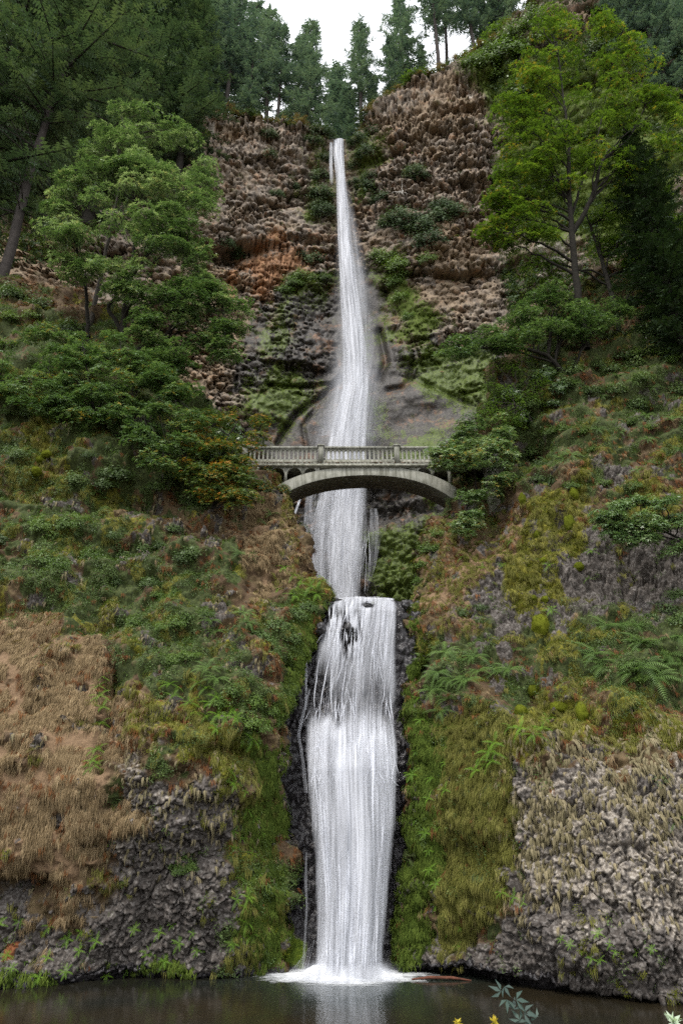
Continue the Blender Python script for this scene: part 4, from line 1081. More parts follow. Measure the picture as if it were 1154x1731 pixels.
# ------------------------------------------------------------------ conifers
def spray_template(k=5):
    vs, fs = [(0, 0, 0)], []
    # jagged drooping spray: little triangles both sides of a rib
    vs, fs = [], []
    for i in range(k):
        t = i / k; w = (1 - t) * .34 + .08
        for s in (-1, 1):
            b = len(vs)
            vs += [(t, 0, -.10 * t * t), (t + .24, 0, -.10 * (t + .24) ** 2), (t + .22, s * w, -.16 - .10 * t)]
            fs.append((b, b + 1, b + 2))
    return np.array(vs), np.array(fs)
SPV, SPF = spray_template(4)
def conifer_mesh(seed, Hh, R0, bare, whorl, sprlen, needle, barkm, power=.8, lean_dead=0, fill=1., rt=None):
    rr = np.random.default_rng(seed)
    t = np.linspace(0, 1, 14)
    rt = rt or Hh * .011
    tp = np.stack([np.cumsum(rr.normal(0, .012, 14)) * Hh * .12, np.cumsum(rr.normal(0, .012, 14)) * Hh * .12, t * Hh], -1); tp -= tp[0]
    a = Acc(); v, f = tube(tp, rt * (1 - t) ** .8 + .03, 7); a.add(v, f)
    ba = Acc()
    Ls, Xs, Ns, Ss = [], [], [], []
    z = bare * Hh
    while z < Hh * .985:
        tt = (z / Hh - bare) / (1 - bare)
        nb = rr.integers(4, 7)
        env = (R0 * (min(1, .5 + tt * 3.2)) * (1 - tt) ** power + .35) * rr.uniform(.6, 1.2)
        c = np.array([np.interp(z, tp[:, 2], tp[:, i]) for i in (0, 1)] + [z])
        ph = rr.uniform(0, 6.28)
        for b in range(nb):
            if rr.random() > fill: continue
            L = env * rr.uniform(.5, 1.25); an = ph + b * 6.283 / nb + rr.normal(0, .25)
            d = np.array([math.cos(an), math.sin(an)])
            up = .25 * (tt - .35)
            m = 6; q = np.linspace(0, 1, m)
            bp = np.stack([c[0] + d[0] * L * q, c[1] + d[1] * L * q, c[2] + L * (up * q * 1.6 - .22 * q * q + .12 * q ** 4)], -1)
            v, f = tube(bp, np.linspace(.014 * L + .02, .012, m), 3); a.add(v, f)
            ns = max(3, int(L / (sprlen * .42)))
            for i in range(ns):
                u = .16 + .84 * (i + rr.random() * .6) / ns
                if u > 1: u = 1
                pt = np.array([np.interp(u, q, bp[:, j]) for j in range(3)])
                for s in (-1, 1) if u < .93 else (0,):
                    yaw = an + s * rr.uniform(.5, 1.1)
                    Ls.append(pt); Xs.append((math.cos(yaw), math.sin(yaw), rr.uniform(-.75, .0)))
                    Ns.append((rr.normal(0, .3), rr.normal(0, .3), 1)); Ss.append(sprlen * rr.uniform(.6, 1.2) * (1.1 - .45 * u))
        z += whorl * rr.uniform(.7, 1.3)
    Ls, Xs, Ns, Ss = map(np.array, (Ls, Xs, Ns, Ss))
    v, f, r = stamp(SPV, SPF, frames(Ns, None, Xs), Ls, Ss, rr.random(len(Ls)))
    ca = Acc(); ca.add(v, f, r)
    for _ in range(lean_dead):
        zz = Hh * rr.uniform(.12, bare + .12); an = rr.uniform(0, 6.28); L = R0 * rr.uniform(.35, .8)
        q = np.linspace(0, 1, 5); c = np.array([np.interp(zz, tp[:, 2], tp[:, i]) for i in (0, 1)] + [zz])
        bp = np.stack([c[0] + math.cos(an) * L * q, c[1] + math.sin(an) * L * q, c[2] - L * .25 * q * q - L * .1 * q], -1)
        v, f = tube(bp, np.linspace(.05, .012, 5), 4); a.add(v, f)
    return a.mesh('trunk', barkm, True), ca.mesh('crown', needle)
CON = {}
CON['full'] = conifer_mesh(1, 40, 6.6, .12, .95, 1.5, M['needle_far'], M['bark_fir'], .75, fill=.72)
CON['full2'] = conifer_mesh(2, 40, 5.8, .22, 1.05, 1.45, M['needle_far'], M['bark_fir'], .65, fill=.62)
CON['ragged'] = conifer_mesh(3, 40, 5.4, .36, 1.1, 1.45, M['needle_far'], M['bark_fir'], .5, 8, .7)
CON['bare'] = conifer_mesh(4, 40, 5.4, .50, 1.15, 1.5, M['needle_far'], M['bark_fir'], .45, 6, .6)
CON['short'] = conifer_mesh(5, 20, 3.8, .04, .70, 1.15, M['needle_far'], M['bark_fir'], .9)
CON['near'] = conifer_mesh(6, 46, 6.6, .33, .80, 1.1, M['needle'], M['bark_fir'], .55, 34, .85, rt=.27)
CON['near2'] = conifer_mesh(7, 40, 6.4, .12, .80, 1.15, M['needle'], M['bark_dark'], .6, 10, .9)
CON['cedar'] = conifer_mesh(8, 30, 5.0, .04, .60, 1.1, M['cedar'], M['bark_dark'], .6)
CONH = dict(full=40, full2=40, ragged=40, bare=40, short=20, near=46, near2=40, cedar=30)
def conifer(kind, loc, hgt, label, group=None, name='fir_tree', wide=1., lean=(0, 0), cat='tree'):
    root = bpy.data.objects.new(name, None); COL.objects.link(root); root.location = loc
    tag(root, label, cat, group)
    s = hgt / CONH[kind]
    root.scale = (s * wide, s * wide, s); root.rotation_euler = (lean[0], lean[1], R.uniform(0, 6.28))
    for nm, me in zip(('trunk', 'crown'), CON[kind]): obj(nm, me, root)
    return root
def on_top(px, setback):
    b = SHEETS['back']; i = int(np.argmin(np.abs(b['tpx'] - px)))
    allr = np.concatenate([b['top'][None], b['rows']]); col = allr[:, i]
    y = col[0, 1] + setback
    z = np.interp(y, col[:, 1], col[:, 2]); x = (px - W / 2) / 1. * 0 + np.interp(y, col[:, 1], col[:, 0])
    return np.array([x, y, z])
def top_height(p, py_top):
    """height that brings the tip of a tree standing at p up to photo row py_top"""
    return float(P(0, py_top, p[1])[2] - p[2])
def clifftop():
    G = 'firs standing along the clifftop'
    T = [  # px, setback, top py, kind, wide, label
     (608, 3, 36, 'ragged', 1.0, 'slender fir just right of the fall lip, bare lower trunk against the sky'),
     (586, 10, 148, 'short', 1.1, 'short young fir standing right in the notch beside the fall lip'),
     (560, 22, 120, 'short', .9, 'small fir left of the notch, half hidden behind broader firs'),
     (668, 5, 60, 'full2', 1.0, 'bushy fir left of its taller partner above the lichen columns'),
     (690, 8, -15, 'full2', 1.05, 'tall dense fir on the rise between fall and bare-trunked pair'),
     (746, 3, -60, 'bare', 1.0, 'tall fir with dark bare trunk leaning slightly at the cliff brow'),
     (768, 9, -50, 'bare', .9, 'pale thin-crowned fir behind the leaning bare-trunked one'),
     (733, 14, 75, 'short', .7, 'little spire-shaped fir between bushes on the brow'),
     (640, 14, 130, 'short', .9, 'small fir at the shoulder just right of the notch'),
     (815, 6, -70, 'ragged', 1.0, 'ragged fir rising from the bushes on the right skyline'),
     (842, 8, -90, 'full2', 1., 'dense fir at the right end of the open sky'),
     (872, 10, -120, 'full', 1., 'dark fir above the big right maple, cut off by the picture top'),
     (520, 5, 34, 'full', 1.05, 'broad pointed fir nearest the notch on its left, top clear of the rest'),
     (492, 9, 60, 'full2', 1.0, 'fir with see-through crown left of the broad pointed one'),
     (462, 6, 40, 'ragged', .9, 'thin straggly fir with tip poking above its neighbours'),
     (440, 10, 22, 'ragged', 1., 'tall fir left of the straggly one, tip at picture top'),
     (412, 5, 80, 'full2', 1.0, 'rounder shorter fir low on the left brow'),
     (395, 12, -10, 'full2', .9, 'tall hazy fir directly above the pale rock columns'),
     (370, 6, -20, 'ragged', 1.0, 'open fir with light showing through its lower trunk'),
     (345, 9, -60, 'full2', 1.0, 'tall dark fir right of the pale maple crown'),
     (318, 5, -50, 'full', 1.0, 'bluish full fir above the right side of the pale maple'),
     (290, 10, -90, 'full2', 1.0, 'high fir standing straight above the pale maple top'),
     (262, 4, -40, 'full', 1.05, 'broad fir overhanging the cliff edge above the maple'),
     (232, 9, -90, 'full', 1.0, 'dense fir second from the big leaning near trunk'),
     (200, 4, -60, 'full2', 1.1, 'dark fir close right of the big leaning near trunk'),
     (165, 9, -100, 'full', 1.0, 'fir behind the leaning near fir, upper half only'),
     (130, 4, -60, 'full', 1.0, 'fir filling the gap right behind the near fir crown'),
     (90, 8, -110, 'full', 1.0, 'fir mostly masked by the near fir crown'),
     (50, 5, -80, 'full2', 1.0, 'fir behind the near fir at the far left'),
     (5, 8, -100, 'full', 1.0, 'fir at the left picture edge behind the near ones'),
    ]
    for px, sb, pt, kind, wd, lab in T:
        p = on_top(px, sb); p[2] -= .6
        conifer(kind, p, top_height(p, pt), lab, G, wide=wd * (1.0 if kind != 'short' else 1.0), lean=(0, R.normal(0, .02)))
clifftop()
def near_conifers():
    G = 'near firs on the left slope'
    p = P(2, 478, 54.5)
    conifer('near', p, float(P(0, -190, 53)[2] - p[2]), 'large near fir at left with bare grey trunk and dead side branches', G, wide=1.15, lean=(rad(1.5), 0))
    for px, py, D, top, kind, wd, lab in ((-90, 480, 62, -100, 'near2', 1.1, 'dark fir cut off by the left picture edge'),
                          (60, 430, 80, -160, 'near2', 1.2, 'dark fir just behind the large bare-trunked near fir'),
                          (150, 380, 84, -120, 'near2', 1.25, 'blue-green fir between the near fir and the pale maple'),
                          (225, 330, 90, -60, 'near2', 1.3, 'dark fir spreading over the cliff edge above the pale maple'),
                          (300, 300, 98, -10, 'near2', 1.1, 'fir with drooping branch ends over the cliff edge right of the pale maple')):
        p, _ = surf('back' if px > 0 else 'left_bluff', px, py); p[2] -= 1.; conifer(kind, p, float(P(0, top, p[1])[2] - p[2]), lab, G, wide=wd)
    for px, py, D, top, wd, lab in ((1160, 610, 43.5, 225, 1.0, 'black-green cedar hanging at the right picture edge below the maple'), (1150, 520, 48, 250, .9, 'very dark cedar behind the right maple trunks'),
                               ):
        p = P(px, py, D); conifer('cedar', p, float(P(0, top, D)[2] - p[2]), lab, 'cedars on the right slope', 'cedar_tree', wide=wd)
    for px, py, D, top, wd, lab in ((1130, 170, 79, -70, 1., 'pale green drooping conifer in the top right corner'), (1070, 90, 84, -150, .9, 'blue-green conifer high behind the right maple top'), (1190, 200, 75, -60, 1.1, 'drooping conifer cut off by the right picture edge')):
        p, _ = surf('back', px, py); p[2] -= 1.; conifer('full', p, float(P(0, top, p[1])[2] - p[2]), lab, 'conifers in the top right corner', wide=wd * 1.1)
near_conifers()

# ------------------------------------------------------------------ maples
def maples():
    # left pair
    broadleaf('maple_tree', 'pale-leaved maple standing behind and above the larger left maple', [[(150, 560, 50.5, .26), (168, 480, 50, .2), (185, 400, 49, .15), (205, 300, 48, .09), (215, 215, 47, .04)]],
        [[(205, 178), (245, 180), (300, 205), (345, 240), (362, 300), (360, 350), (330, 380), (240, 330), (170, 290), (142, 260), (150, 215)]], lambda py: np.interp(py, [180, 400], [47, 48.]), M['maple_pale'], M['bark'], 110, 60, .36, (1.1, .3), seed=1, gap=.92, nlimb=8)
    broadleaf('maple_tree', 'large left maple with highlight-flecked light-green layered leaves above the slope', [[(205, 600, 48, .33), (212, 520, 47.5, .27), (222, 460, 47, .2), (228, 410, 46.5, .14), (230, 330, 45.5, .06)], [(208, 560, 47.8, .22), (180, 520, 47.2, .17), (215, 480, 46.6, .12), (250, 430, 46, .07)], [(150, 570, 48.5, .2), (145, 480, 47.5, .14), (130, 420, 46.5, .07)]],
        [[(70, 360), (100, 300), (165, 265), (230, 262), (300, 290), (345, 330), (352, 400), (345, 450), (400, 520), (418, 540), (385, 560), (395, 600), (370, 600), (330, 560), (280, 520), (240, 500), (150, 480), (100, 440), (60, 400)]],
        lambda py: np.interp(py, [260, 450, 600], [44.5, 45.2, 46]), M['maple_pale'], M['bark_dark'], 250, 60, .36, (1.05, .3), seed=2, gap=.95, thick=.5, nlimb=20,
        limbs=[[(230, 590, 47.6, .16), (268, 600, 47, .13), (290, 560, 46.5, .10), (305, 535, 46, .05)], [(280, 590, 47.2, .12), (300, 560, 46.6, .09), (330, 560, 46, .06), (380, 580, 45.6, .03)], [(215, 555, 47.6, .1), (260, 540, 47, .08), (330, 540, 46, .03)]])
    broadleaf('maple_tree', 'dark green maple overhanging the left cliff below the pale one', [[(235, 640, 47, .2), (260, 600, 46.6, .16), (285, 560, 46.2, .11), (310, 520, 45.8, .05)]],
        [[(250, 455), (330, 440), (380, 480), (420, 520), (415, 545), (388, 560), (398, 600), (375, 605), (345, 570), (330, 610), (300, 620), (290, 660), (250, 640), (230, 560)]], lambda py: np.interp(py, [440, 650], [45.4, 45.8]), M['maple'], M['bark_dark'], 120, 75, .27, (1.0, .25), seed=3, nlimb=8, gap=.85)
    broadleaf('maple_tree', 'spreading blue-green bush maple on the left slope under the tall maples', [[(170, 760, 43.3, .18), (160, 700, 43, .14), (150, 640, 43, .08), (140, 580, 43, .04)]],
        [[(0, 600), (40, 560), (110, 540), (180, 545), (240, 590), (300, 640), (335, 690), (330, 760), (290, 790), (240, 770), (200, 720), (120, 700), (60, 690), (0, 650), (-60, 640)]], lambda py: np.interp(py, [540, 790], [44.5, 40.8]), M['maple'], M['bark_dark'], 240, 70, .29, (.95, .25), seed=4, nlimb=16, thick=.5)
    broadleaf('maple_tree', 'thicket maple left of the bridge with pale and yellowing leaves', [[(360, 860, 42.4, .12), (370, 800, 42.6, .09), (385, 740, 43, .05), (400, 715, 43, .03)]],
        [[(320, 700), (380, 688), (420, 698), (462, 712), (470, 738), (425, 752), (418, 790), (425, 830), (400, 850), (350, 840), (310, 800), (290, 750)]], lambda py: np.interp(py, [690, 850], [44, 41.2]), M['autumn'], M['bark_dark'], 150, 70, .22, (.75, .2), seed=5, nlimb=10, thick=.5)
    # right big maple: two trunks
    broadleaf('maple_tree', 'big right maple with two dark trunks rising over the bluff', [
        [(990, 590, 46, .36), (978, 520, 45.5, .32), (970, 440, 44.8, .28), (964, 380, 44.2, .24), (960, 320, 43.6, .2), (962, 250, 43, .14), (950, 150, 42, .08), (940, 70, 41.4, .04)],
        [(966, 395, 44.4, .24), (985, 365, 44, .22), (1005, 320, 43.6, .18), (1015, 270, 43.2, .14), (1060, 240, 43, .09), (1090, 180, 42.6, .04)],
        [(964, 370, 44.2, .14), (985, 300, 43.7, .1), (1010, 230, 43, .06), (1030, 130, 42, .03)]],
        [[(885, 60), (910, 20), (945, 12), (980, 40), (1010, 20), (1050, 30), (1065, 60), (1090, 110), (1100, 140), (1154, 150), (1180, 220), (1130, 260), (1090, 290), (1050, 320), (1000, 330), (940, 340), (900, 330), (870, 350), (850, 300), (862, 250), (842, 210), (855, 150), (860, 110)],
         [(840, 300), (900, 300), (930, 360), (930, 400), (900, 420), (880, 400), (850, 430), (822, 390), (830, 350)]],
        lambda py: np.interp(py, [0, 450], [41.5, 44.5]), M['maple_sun'], M['bark_dark'], 330, 62, .29, (1.0, .28), seed=6, nlimb=34, gap=1.0, thick=.55,
        limbs=[[(966, 420, 44.6, .10), (930, 390, 44, .07), (890, 370, 43.5, .03)], [(960, 330, 43.7, .10), (930, 290, 43.2, .07), (905, 270, 43, .03)], [(962, 360, 44, .08), (920, 340, 43.6, .05), (870, 330, 43, .02)]])
    broadleaf('maple_tree', 'smaller dark-trunked maple leaning left behind the big right maple', [[(1050, 590, 46.9, .28), (1040, 530, 47, .24), (1020, 450, 47, .19), (1000, 390, 46.6, .13), (985, 350, 46, .06)]],
        [[(1000, 360), (1060, 300), (1130, 320), (1154, 420), (1100, 470), (1060, 460), (1020, 420)], [(880, 420), (950, 430), (960, 470), (900, 480)]],
        lambda py: np.interp(py, [300, 470], [46, 47]), M['maple_sun'], M['bark_dark'], 110, 60, .24, (.9, .25), seed=7, nlimb=12, gap=.6, limbs=[[(1012, 430, 46.9, .09), (1060, 400, 46, .06), (1110, 330, 45.4, .03)], [(1045, 540, 47.6, .08), (1060, 500, 47, .05), (1100, 470, 46.5, .03)]])
    broadleaf('maple_tree', 'maple with long limb reaching left over the gorge under the big right maple', [[(960, 640, 46, .22), (925, 600, 45.5, .17), (885, 588, 45, .12), (845, 586, 44.6, .08), (800, 590, 44.2, .04)]],
        [[(735, 580), (790, 560), (850, 540), (900, 490), (960, 470), (1010, 490), (1060, 520), (1010, 560), (950, 570), (900, 590), (850, 590), (800, 600), (760, 605)]], lambda py: np.interp(py, [470, 610], [45, 44.4]), M['maple'], M['bark_dark'], 170, 62, .24, (.85, .22), seed=8, nlimb=14, gap=.75)
    broadleaf('alder_tree', 'thin bright green sapling arching over the gorge above the bridge right end', [[(900, 720, 46.5, .10), (880, 670, 46, .08), (850, 630, 45.6, .05), (830, 600, 45.3, .02)], [(880, 690, 46.4, .06), (840, 670, 46, .04), (820, 650, 45.6, .02)]],
        [[(810, 620), (840, 600), (890, 600), (930, 640), (900, 680), (880, 720), (830, 730), (800, 700), (820, 660)]], lambda py: 45.5 + 0 * py, M['shrub_light'], M['bark'], 120, 55, .16, (.7, .2), seed=9, nlimb=10, gap=.7, template=(LEAF, LEAFF))
    broadleaf('maple_tree', 'bright bush maple covering the right end of the bridge', [[(810, 850, 45, .09), (800, 800, 44.6, .07), (790, 760, 44.2, .04), (780, 735, 44, .02)]],
        [[(734, 758), (790, 708), (850, 700), (870, 770), (840, 830), (800, 850), (782, 845), (774, 800), (735, 786)], [(780, 865), (810, 860), (800, 895), (765, 900)]], lambda py: np.interp(py, [720, 890], [44.2, 42.6]), M['maple_pale'], M['bark_dark'], 230, 50, .22, (.58, .18), seed=10, nlimb=9, gap=.7)
    broadleaf('maple_tree', 'young maple leaning from the right bluff in flat pale-green tiers', [[(1180, 960, 38, .09), (1150, 910, 37, .07), (1100, 890, 36.2, .05), (1050, 880, 35.8, .02)]],
        [[(985, 870), (1040, 850), (1070, 835), (1154, 840), (1180, 900), (1154, 930), (1090, 915), (1050, 910), (1000, 890)]], lambda py: 36.0 + 0 * py, M['maple_pale'], M['bark_dark'], 75, 50, .25, (.62, .15), seed=11, nlimb=7, thick=.5)
maples()

# ------------------------------------------------------------------ shrubs, ferns, moss clumps (templates, then copies)
def shrub_meshes(mat, seed, n=950, leaf=.15, template=(LEAF, LEAFF), stems=True, flat=.8):
    rr = np.random.default_rng(seed)
    nb = 26
    bc = rr.normal(0, 1, (nb, 3)); bc /= np.linalg.norm(bc, axis=1, keepdims=True); bc[:, 2] = np.abs(bc[:, 2]) * flat; bc *= rr.uniform(.45, .85, (nb, 1))
    idx = rr.integers(0, nb, n)
    loc = bc[idx] + rr.normal(0, .15, (n, 3))
    nz = loc / (np.linalg.norm(loc, axis=1, keepdims=True) + .01) * .5 + np.array([0, 0, .7]) + rr.normal(0, .35, (n, 3))
    Mx = frames(nz, rr.uniform(0, 6.28, n))
    v, f, r = stamp(template[0], template[1], Mx, loc, leaf * rr.uniform(.6, 1.4, n), np.clip(rr.normal(.5, .25, n), 0, 1))
    a = Acc(); a.add(v, f, r); crown = a.mesh('foliage', mat)
    s = Acc()
    for c in bc[:16]:
        p_ = bez(np.zeros(3), c, .15, 5); v, f = tube(p_, np.linspace(.022, .006, 5), 4); s.add(v, f)
    return s.mesh('stems', M['bark']), crown
SH = dict(dark=[shrub_meshes(M['shrub'], 20), shrub_meshes(M['shrub'], 21, 1200, .14)], light=[shrub_meshes(M['shrub_light'], 22, 1100, .13), shrub_meshes(M['shrub_light'], 23, 900, .15)],
          cliff=[shrub_meshes(M['cliff_bush'], 24, 1200, .14), shrub_meshes(M['cliff_bush'], 25, 1000, .15)], turning=[shrub_meshes(M['autumn'], 26, 600, .20, (MAPLE, MAPLEF))],
          maple=[shrub_meshes(M['maple'], 27, 600, .26, (MAPLE, MAPLEF)), shrub_meshes(M['maple_pale'], 28, 600, .26, (MAPLE, MAPLEF))])
def shrub(kind, pos, nrm, size, label, group, name='shrub'):
    root = bpy.data.objects.new(name, None); COL.objects.link(root)
    root.location = pos - nrm * size * .05
    up = nrm * .7 + np.array([0, 0, 1.]); 
    q = Vector(up).to_track_quat('Z', 'Y').to_euler()
    root.rotation_euler = (q.x, q.y, q.z); root.scale = (size * R.uniform(.85, 1.2), size, size * R.uniform(.75, 1.05))
    tag(root, label, 'shrub', group)
    k = SH[kind][R.integers(len(SH[kind]))]
    for nm, me in zip(('stems', 'foliage'), k): 
        o = obj(nm, me, root)
    return root
def frond_mesh(mat, L=1., n=15, w=.16, droop=.60):
    t = np.linspace(0, 1, n)
    x = L * (t - .12 * t ** 2); z = L * (.55 * t - droop * t ** 2)
    a = Acc()
    v, f = tube(np.stack([x, x * 0, z], -1), np.linspace(.009, .003, n), 3); a.add(v, f)
    vs, fs = [], []
    for i in range(1, n - 1):
        wd = w * L * (math.sin(math.pi * min(1, .18 + t[i] * .86)) ** .7); st = L / n * .52
        for s in (-1, 1):
            b = len(vs); c = np.array([x[i], 0, z[i]])
            vs += [c - (st * .5, 0, 0), c + (st * .5, 0, -.0), c + (st * .9 + wd * .25, s * wd, -wd * .25)]
            fs.append((b, b + 1, b + 2))
    a.add(vs, fs, R.random(len(vs)) * .2 + .4)
    return a
def fern_meshes(mat, seed, nf=15, L=1., droop=.60):
    rr = np.random.default_rng(seed); fr = frond_mesh(mat, L, droop=droop)
    V = np.concatenate(fr.v); r0 = np.concatenate(fr.r)
    whole = Acc()
    xf = []
    for i in range(nf):
        a = i / nf * 6.283 + rr.normal(0, .25); s = rr.uniform(.65, 1.15); tl = rr.normal(0, .25)
        c, s_ = math.cos(a), math.sin(a); ct, st = math.cos(tl), math.sin(tl)
        Ry = np.array([[ct, 0, st], [0, 1, 0], [-st, 0, ct]]); Rz = np.array([[c, -s_, 0], [s_, c, 0], [0, 0, 1]])
        v = (V @ Ry.T @ Rz.T) * s
        off = whole.n
        for k_, lst in fr.f.items():
            pass
        whole.v.append(v); whole.r.append(np.clip(r0 + rr.normal(0, .2), 0, 1))
        for k_, lst in fr.f.items():
            for q in lst: whole.f.setdefault(k_, []).append(q + off)
        whole.n += len(v); xf.append((a, s, tl))
    return whole.mesh('fern', mat), fr.mesh('frond', mat), xf
FERN = dict(sword=[fern_meshes(M['fern'], s) for s in (31, 32, 33)], bright=[fern_meshes(M['fern_bright'], s, 9, 1., .5) for s in (34, 35)])
def fern(kind, pos, nrm, size, label, group, parts=False):
    me, fr, xf = FERN[kind][R.integers(len(FERN[kind]))]
    up = nrm * .9 + np.array([0, 0, .8]) + R.normal(0, .12, 3)
    q = Vector(up).to_track_quat('Z', 'Y').to_euler()
    if parts:
        root = bpy.data.objects.new('fern', None); COL.objects.link(root)
        for a, s, tl in xf:
            o = obj('frond', fr, root); o.rotation_euler = (0, tl, a); o.scale = (s, s, s)
    else:
        root = obj('fern', me)
    root.location = pos + nrm * .12 + np.array([0, 0, .05]); root.rotation_euler = (q.x, q.y, q.z); root.scale = (size * 1.35,) * 3
    tag(root, label, 'fern', group)
    return root

def moss_mesh(seed):
    rr = np.random.default_rng(seed)
    bm_v = []
    nu, nv = 26, 18
    th = np.linspace(0, 2 * np.pi, nu, endpoint=False); ph = np.linspace(.02, np.pi - .02, nv)
    TH, PH = np.meshgrid(th, ph)
    d = np.stack([np.cos(TH) * np.sin(PH), np.sin(TH) * np.sin(PH), np.cos(PH)], -1)
    v = d * (1 + .22 * fbm(d * 1.7 + seed, 3, seed))[..., None]
    i = np.arange(nu * nv).reshape(nv, nu); j = np.roll(i, -1, 1)
    f = np.stack([i[:-1], i[1:], j[1:], j[:-1]], -1).reshape(-1, 4)
    a = Acc(); a.add(v.reshape(-1, 3), f, .4)
    n = 2200
    dd = rr.normal(0, 1, (n, 3)); dd /= np.linalg.norm(dd, axis=1, keepdims=True)
    loc = dd * (1 + .22 * fbm(dd * 1.7 + seed, 3, seed))[:, None] * .99
    Mx = frames(np.cross(dd, rr.normal(0, 1, (n, 3))), None, dd + rr.normal(0, .35, (n, 3)))
    v, f, r = stamp([(0, -.25, 0), (1, 0, 0), (0, .25, 0)], [(0, 1, 2)], Mx, loc, rr.uniform(.06, .13, n), np.clip(rr.normal(.55, .25, n), 0, 1))
    a.add(v, f, r)
    return a.mesh('moss_clump', M['mossblade'], True)
MOSS = [moss_mesh(s) for s in (41, 42, 43)]
def moss(pos, nrm, size, tall, label, group):
    o = obj('moss_clump', MOSS[R.integers(3)], None, pos + nrm * size * .15)
    o.scale = (size, size * .8, size * tall); o.rotation_euler = (0, 0, R.uniform(0, 6))
    tag(o, label, 'moss clump', group)

def place_group(kind, sheet, pts, size, desc, where, group, fn):
    """pts sorted left to right get ordinal labels"""
    pts = sorted(pts)
    n = len(pts)
    for i, q in enumerate(pts):
        pos, nrm = surf(sheet, q[0], q[1])
        sz = (q[2] if len(q) > 2 else R.uniform(*size)) 
        if n == 1: lab = f'{desc} {where}'
        elif i == 0: lab = f'leftmost {desc} {where}'
        elif i == n - 1: lab = f'rightmost {desc} {where}'
        else: lab = f'{ordn(i)} {desc} from left {where}'
        fn(kind, pos, nrm, sz, lab, group)
def rpts(poly, n, mind=16, seed=0):
    rr = np.random.default_rng(seed); xs = [p[0] for p in poly]; ys = [p[1] for p in poly]; out = []
    for _ in range(n * 60):
        x, y = rr.uniform(min(xs), max(xs)), rr.uniform(min(ys), max(ys))
        if not inpoly(np.array([x]), np.array([y]), poly)[0]: continue
        if any(abs(x - a) + abs(y - b) < mind for a, b in out): continue
        out.append((x, y))
        if len(out) == n: break
    return out
def undergrowth():
    S = lambda k, sh, pts, size, desc, where, g='shrubs on the bluffs': place_group(k, sh, pts, size, desc, where, g, shrub)
    Fp = lambda k, p, n, s, l, g: fern(k, p, n, s, l, g, True)
    # left bluff
    S('dark', 'left_bluff', [(20, 500, 2.0), (70, 520, 1.8), (-20, 540, 2.2), (120, 560, 1.8)], (1.5, 2), 'dark green shrub', 'on the far left slope below the grey fir trunk')
    S('light', 'left_bluff', rpts([(0, 500), (60, 500), (60, 560), (0, 590)], 4, 20, 1), (1.0, 1.5), 'light green shrub', 'beside the grey fir trunk foot')
    S('dark', 'left_bluff', rpts([(0, 690), (60, 700), (60, 800), (0, 800)], 6, 22, 2), (.6, 1.0), 'small shrub', 'on the brown left slope under the bush maple')
    S('dark', 'left_bluff', rpts([(120, 700), (330, 780), (420, 850), (300, 860), (120, 820)], 14, 24, 3), (.6, 1.1), 'dark shrub', 'in the shaded hollow left of the bridge')
    S('maple', 'left_bluff', rpts([(300, 680), (440, 750), (430, 800), (330, 780)], 8, 24, 4), (.8, 1.2), 'broad-leaved shrub', 'in the thicket left of the bridge')
    S('turning', 'left_bluff', [(455, 800, .9), (440, 825, .9), (475, 830, .7), (380, 830, .8), (430, 745, .9)], (.8, 1), 'yellow-flecked shrub', 'at the left bridge end')
    S('light', 'left_bluff', rpts([(60, 880), (160, 860), (180, 940), (100, 960), (40, 940)], 7, 24, 5), (.7, 1.0), 'pale mounded shrub', 'on the open ivy slope at left')
    S('dark', 'left_bluff', rpts([(180, 880), (330, 880), (350, 980), (200, 1000)], 10, 26, 6), (.55, .9), 'green shrub', 'in the middle of the left slope')
    S('dark', 'left_bluff', [(440, 1080, 1.0), (470, 1060, .95), (500, 1040, .9), (455, 1100, .9), (490, 1080, .8), (520, 1030, .7)], (.8, 1), 'leafy shrub', 'tucked beside the lower fall lip, left side')
    S('light', 'left_bluff', rpts([(210, 960), (350, 1010), (380, 1100), (300, 1130), (230, 1080)], 12, 26, 7), (.5, .85), 'small light shrub', 'on the green nose of the left bluff')
    S('light', 'left_bluff', [(400, 1170, .9), (430, 1190, .9), (455, 1200, .8), (420, 1220, .8), (380, 1190, .8), (440, 1230, .7), (465, 1225, .6)], (.8, .9), 'bushy light shrub', 'overhanging the dark rock left of the fall')
    S('light', 'left_bluff', [(310, 1445, .62), (325, 1465, .5), (300, 1470, .45)], (.5, .6), 'isolated light green shrub', 'on the dark nodular rock lower left')
    S('dark', 'left_bluff', rpts([(20, 860), (60, 1000), (0, 1010), (-40, 900)], 5, 24, 8), (.6, .9), 'low shrub', 'at the left picture edge above the dry grass')
    # right bluff
    S('dark', 'right_bluff', rpts([(900, 560), (1154, 520), (1154, 680), (920, 700), (860, 660)], 20, 28, 9), (.9, 1.5), 'green shrub', 'on the upper right slope under the maple trunks')
    S('light', 'right_bluff', rpts([(1060, 500), (1154, 480), (1154, 620), (1080, 600)], 10, 24, 10), (.9, 1.4), 'bright shrub', 'right of the big maple trunks')
    S('light', 'right_bluff', [(735, 905, .8), (722, 930, .8), (715, 955, .7), (750, 880, .8), (740, 930, .6), (705, 985, .6)], (.6, .8), 'feathery light shrub', 'fringing the right gorge edge below the bridge')
    S('dark', 'right_bluff', rpts([(810, 780), (900, 760), (960, 800), (880, 860), (820, 860)], 9, 24, 11), (.5, .9), 'dark shrub', 'in the shaded corner right of the bridge')
    S('light', 'right_bluff', rpts([(900, 700), (1154, 700), (1154, 820), (900, 830)], 13, 30, 12), (.45, .8), 'small light shrub', 'on the brown upper face of the right bluff')
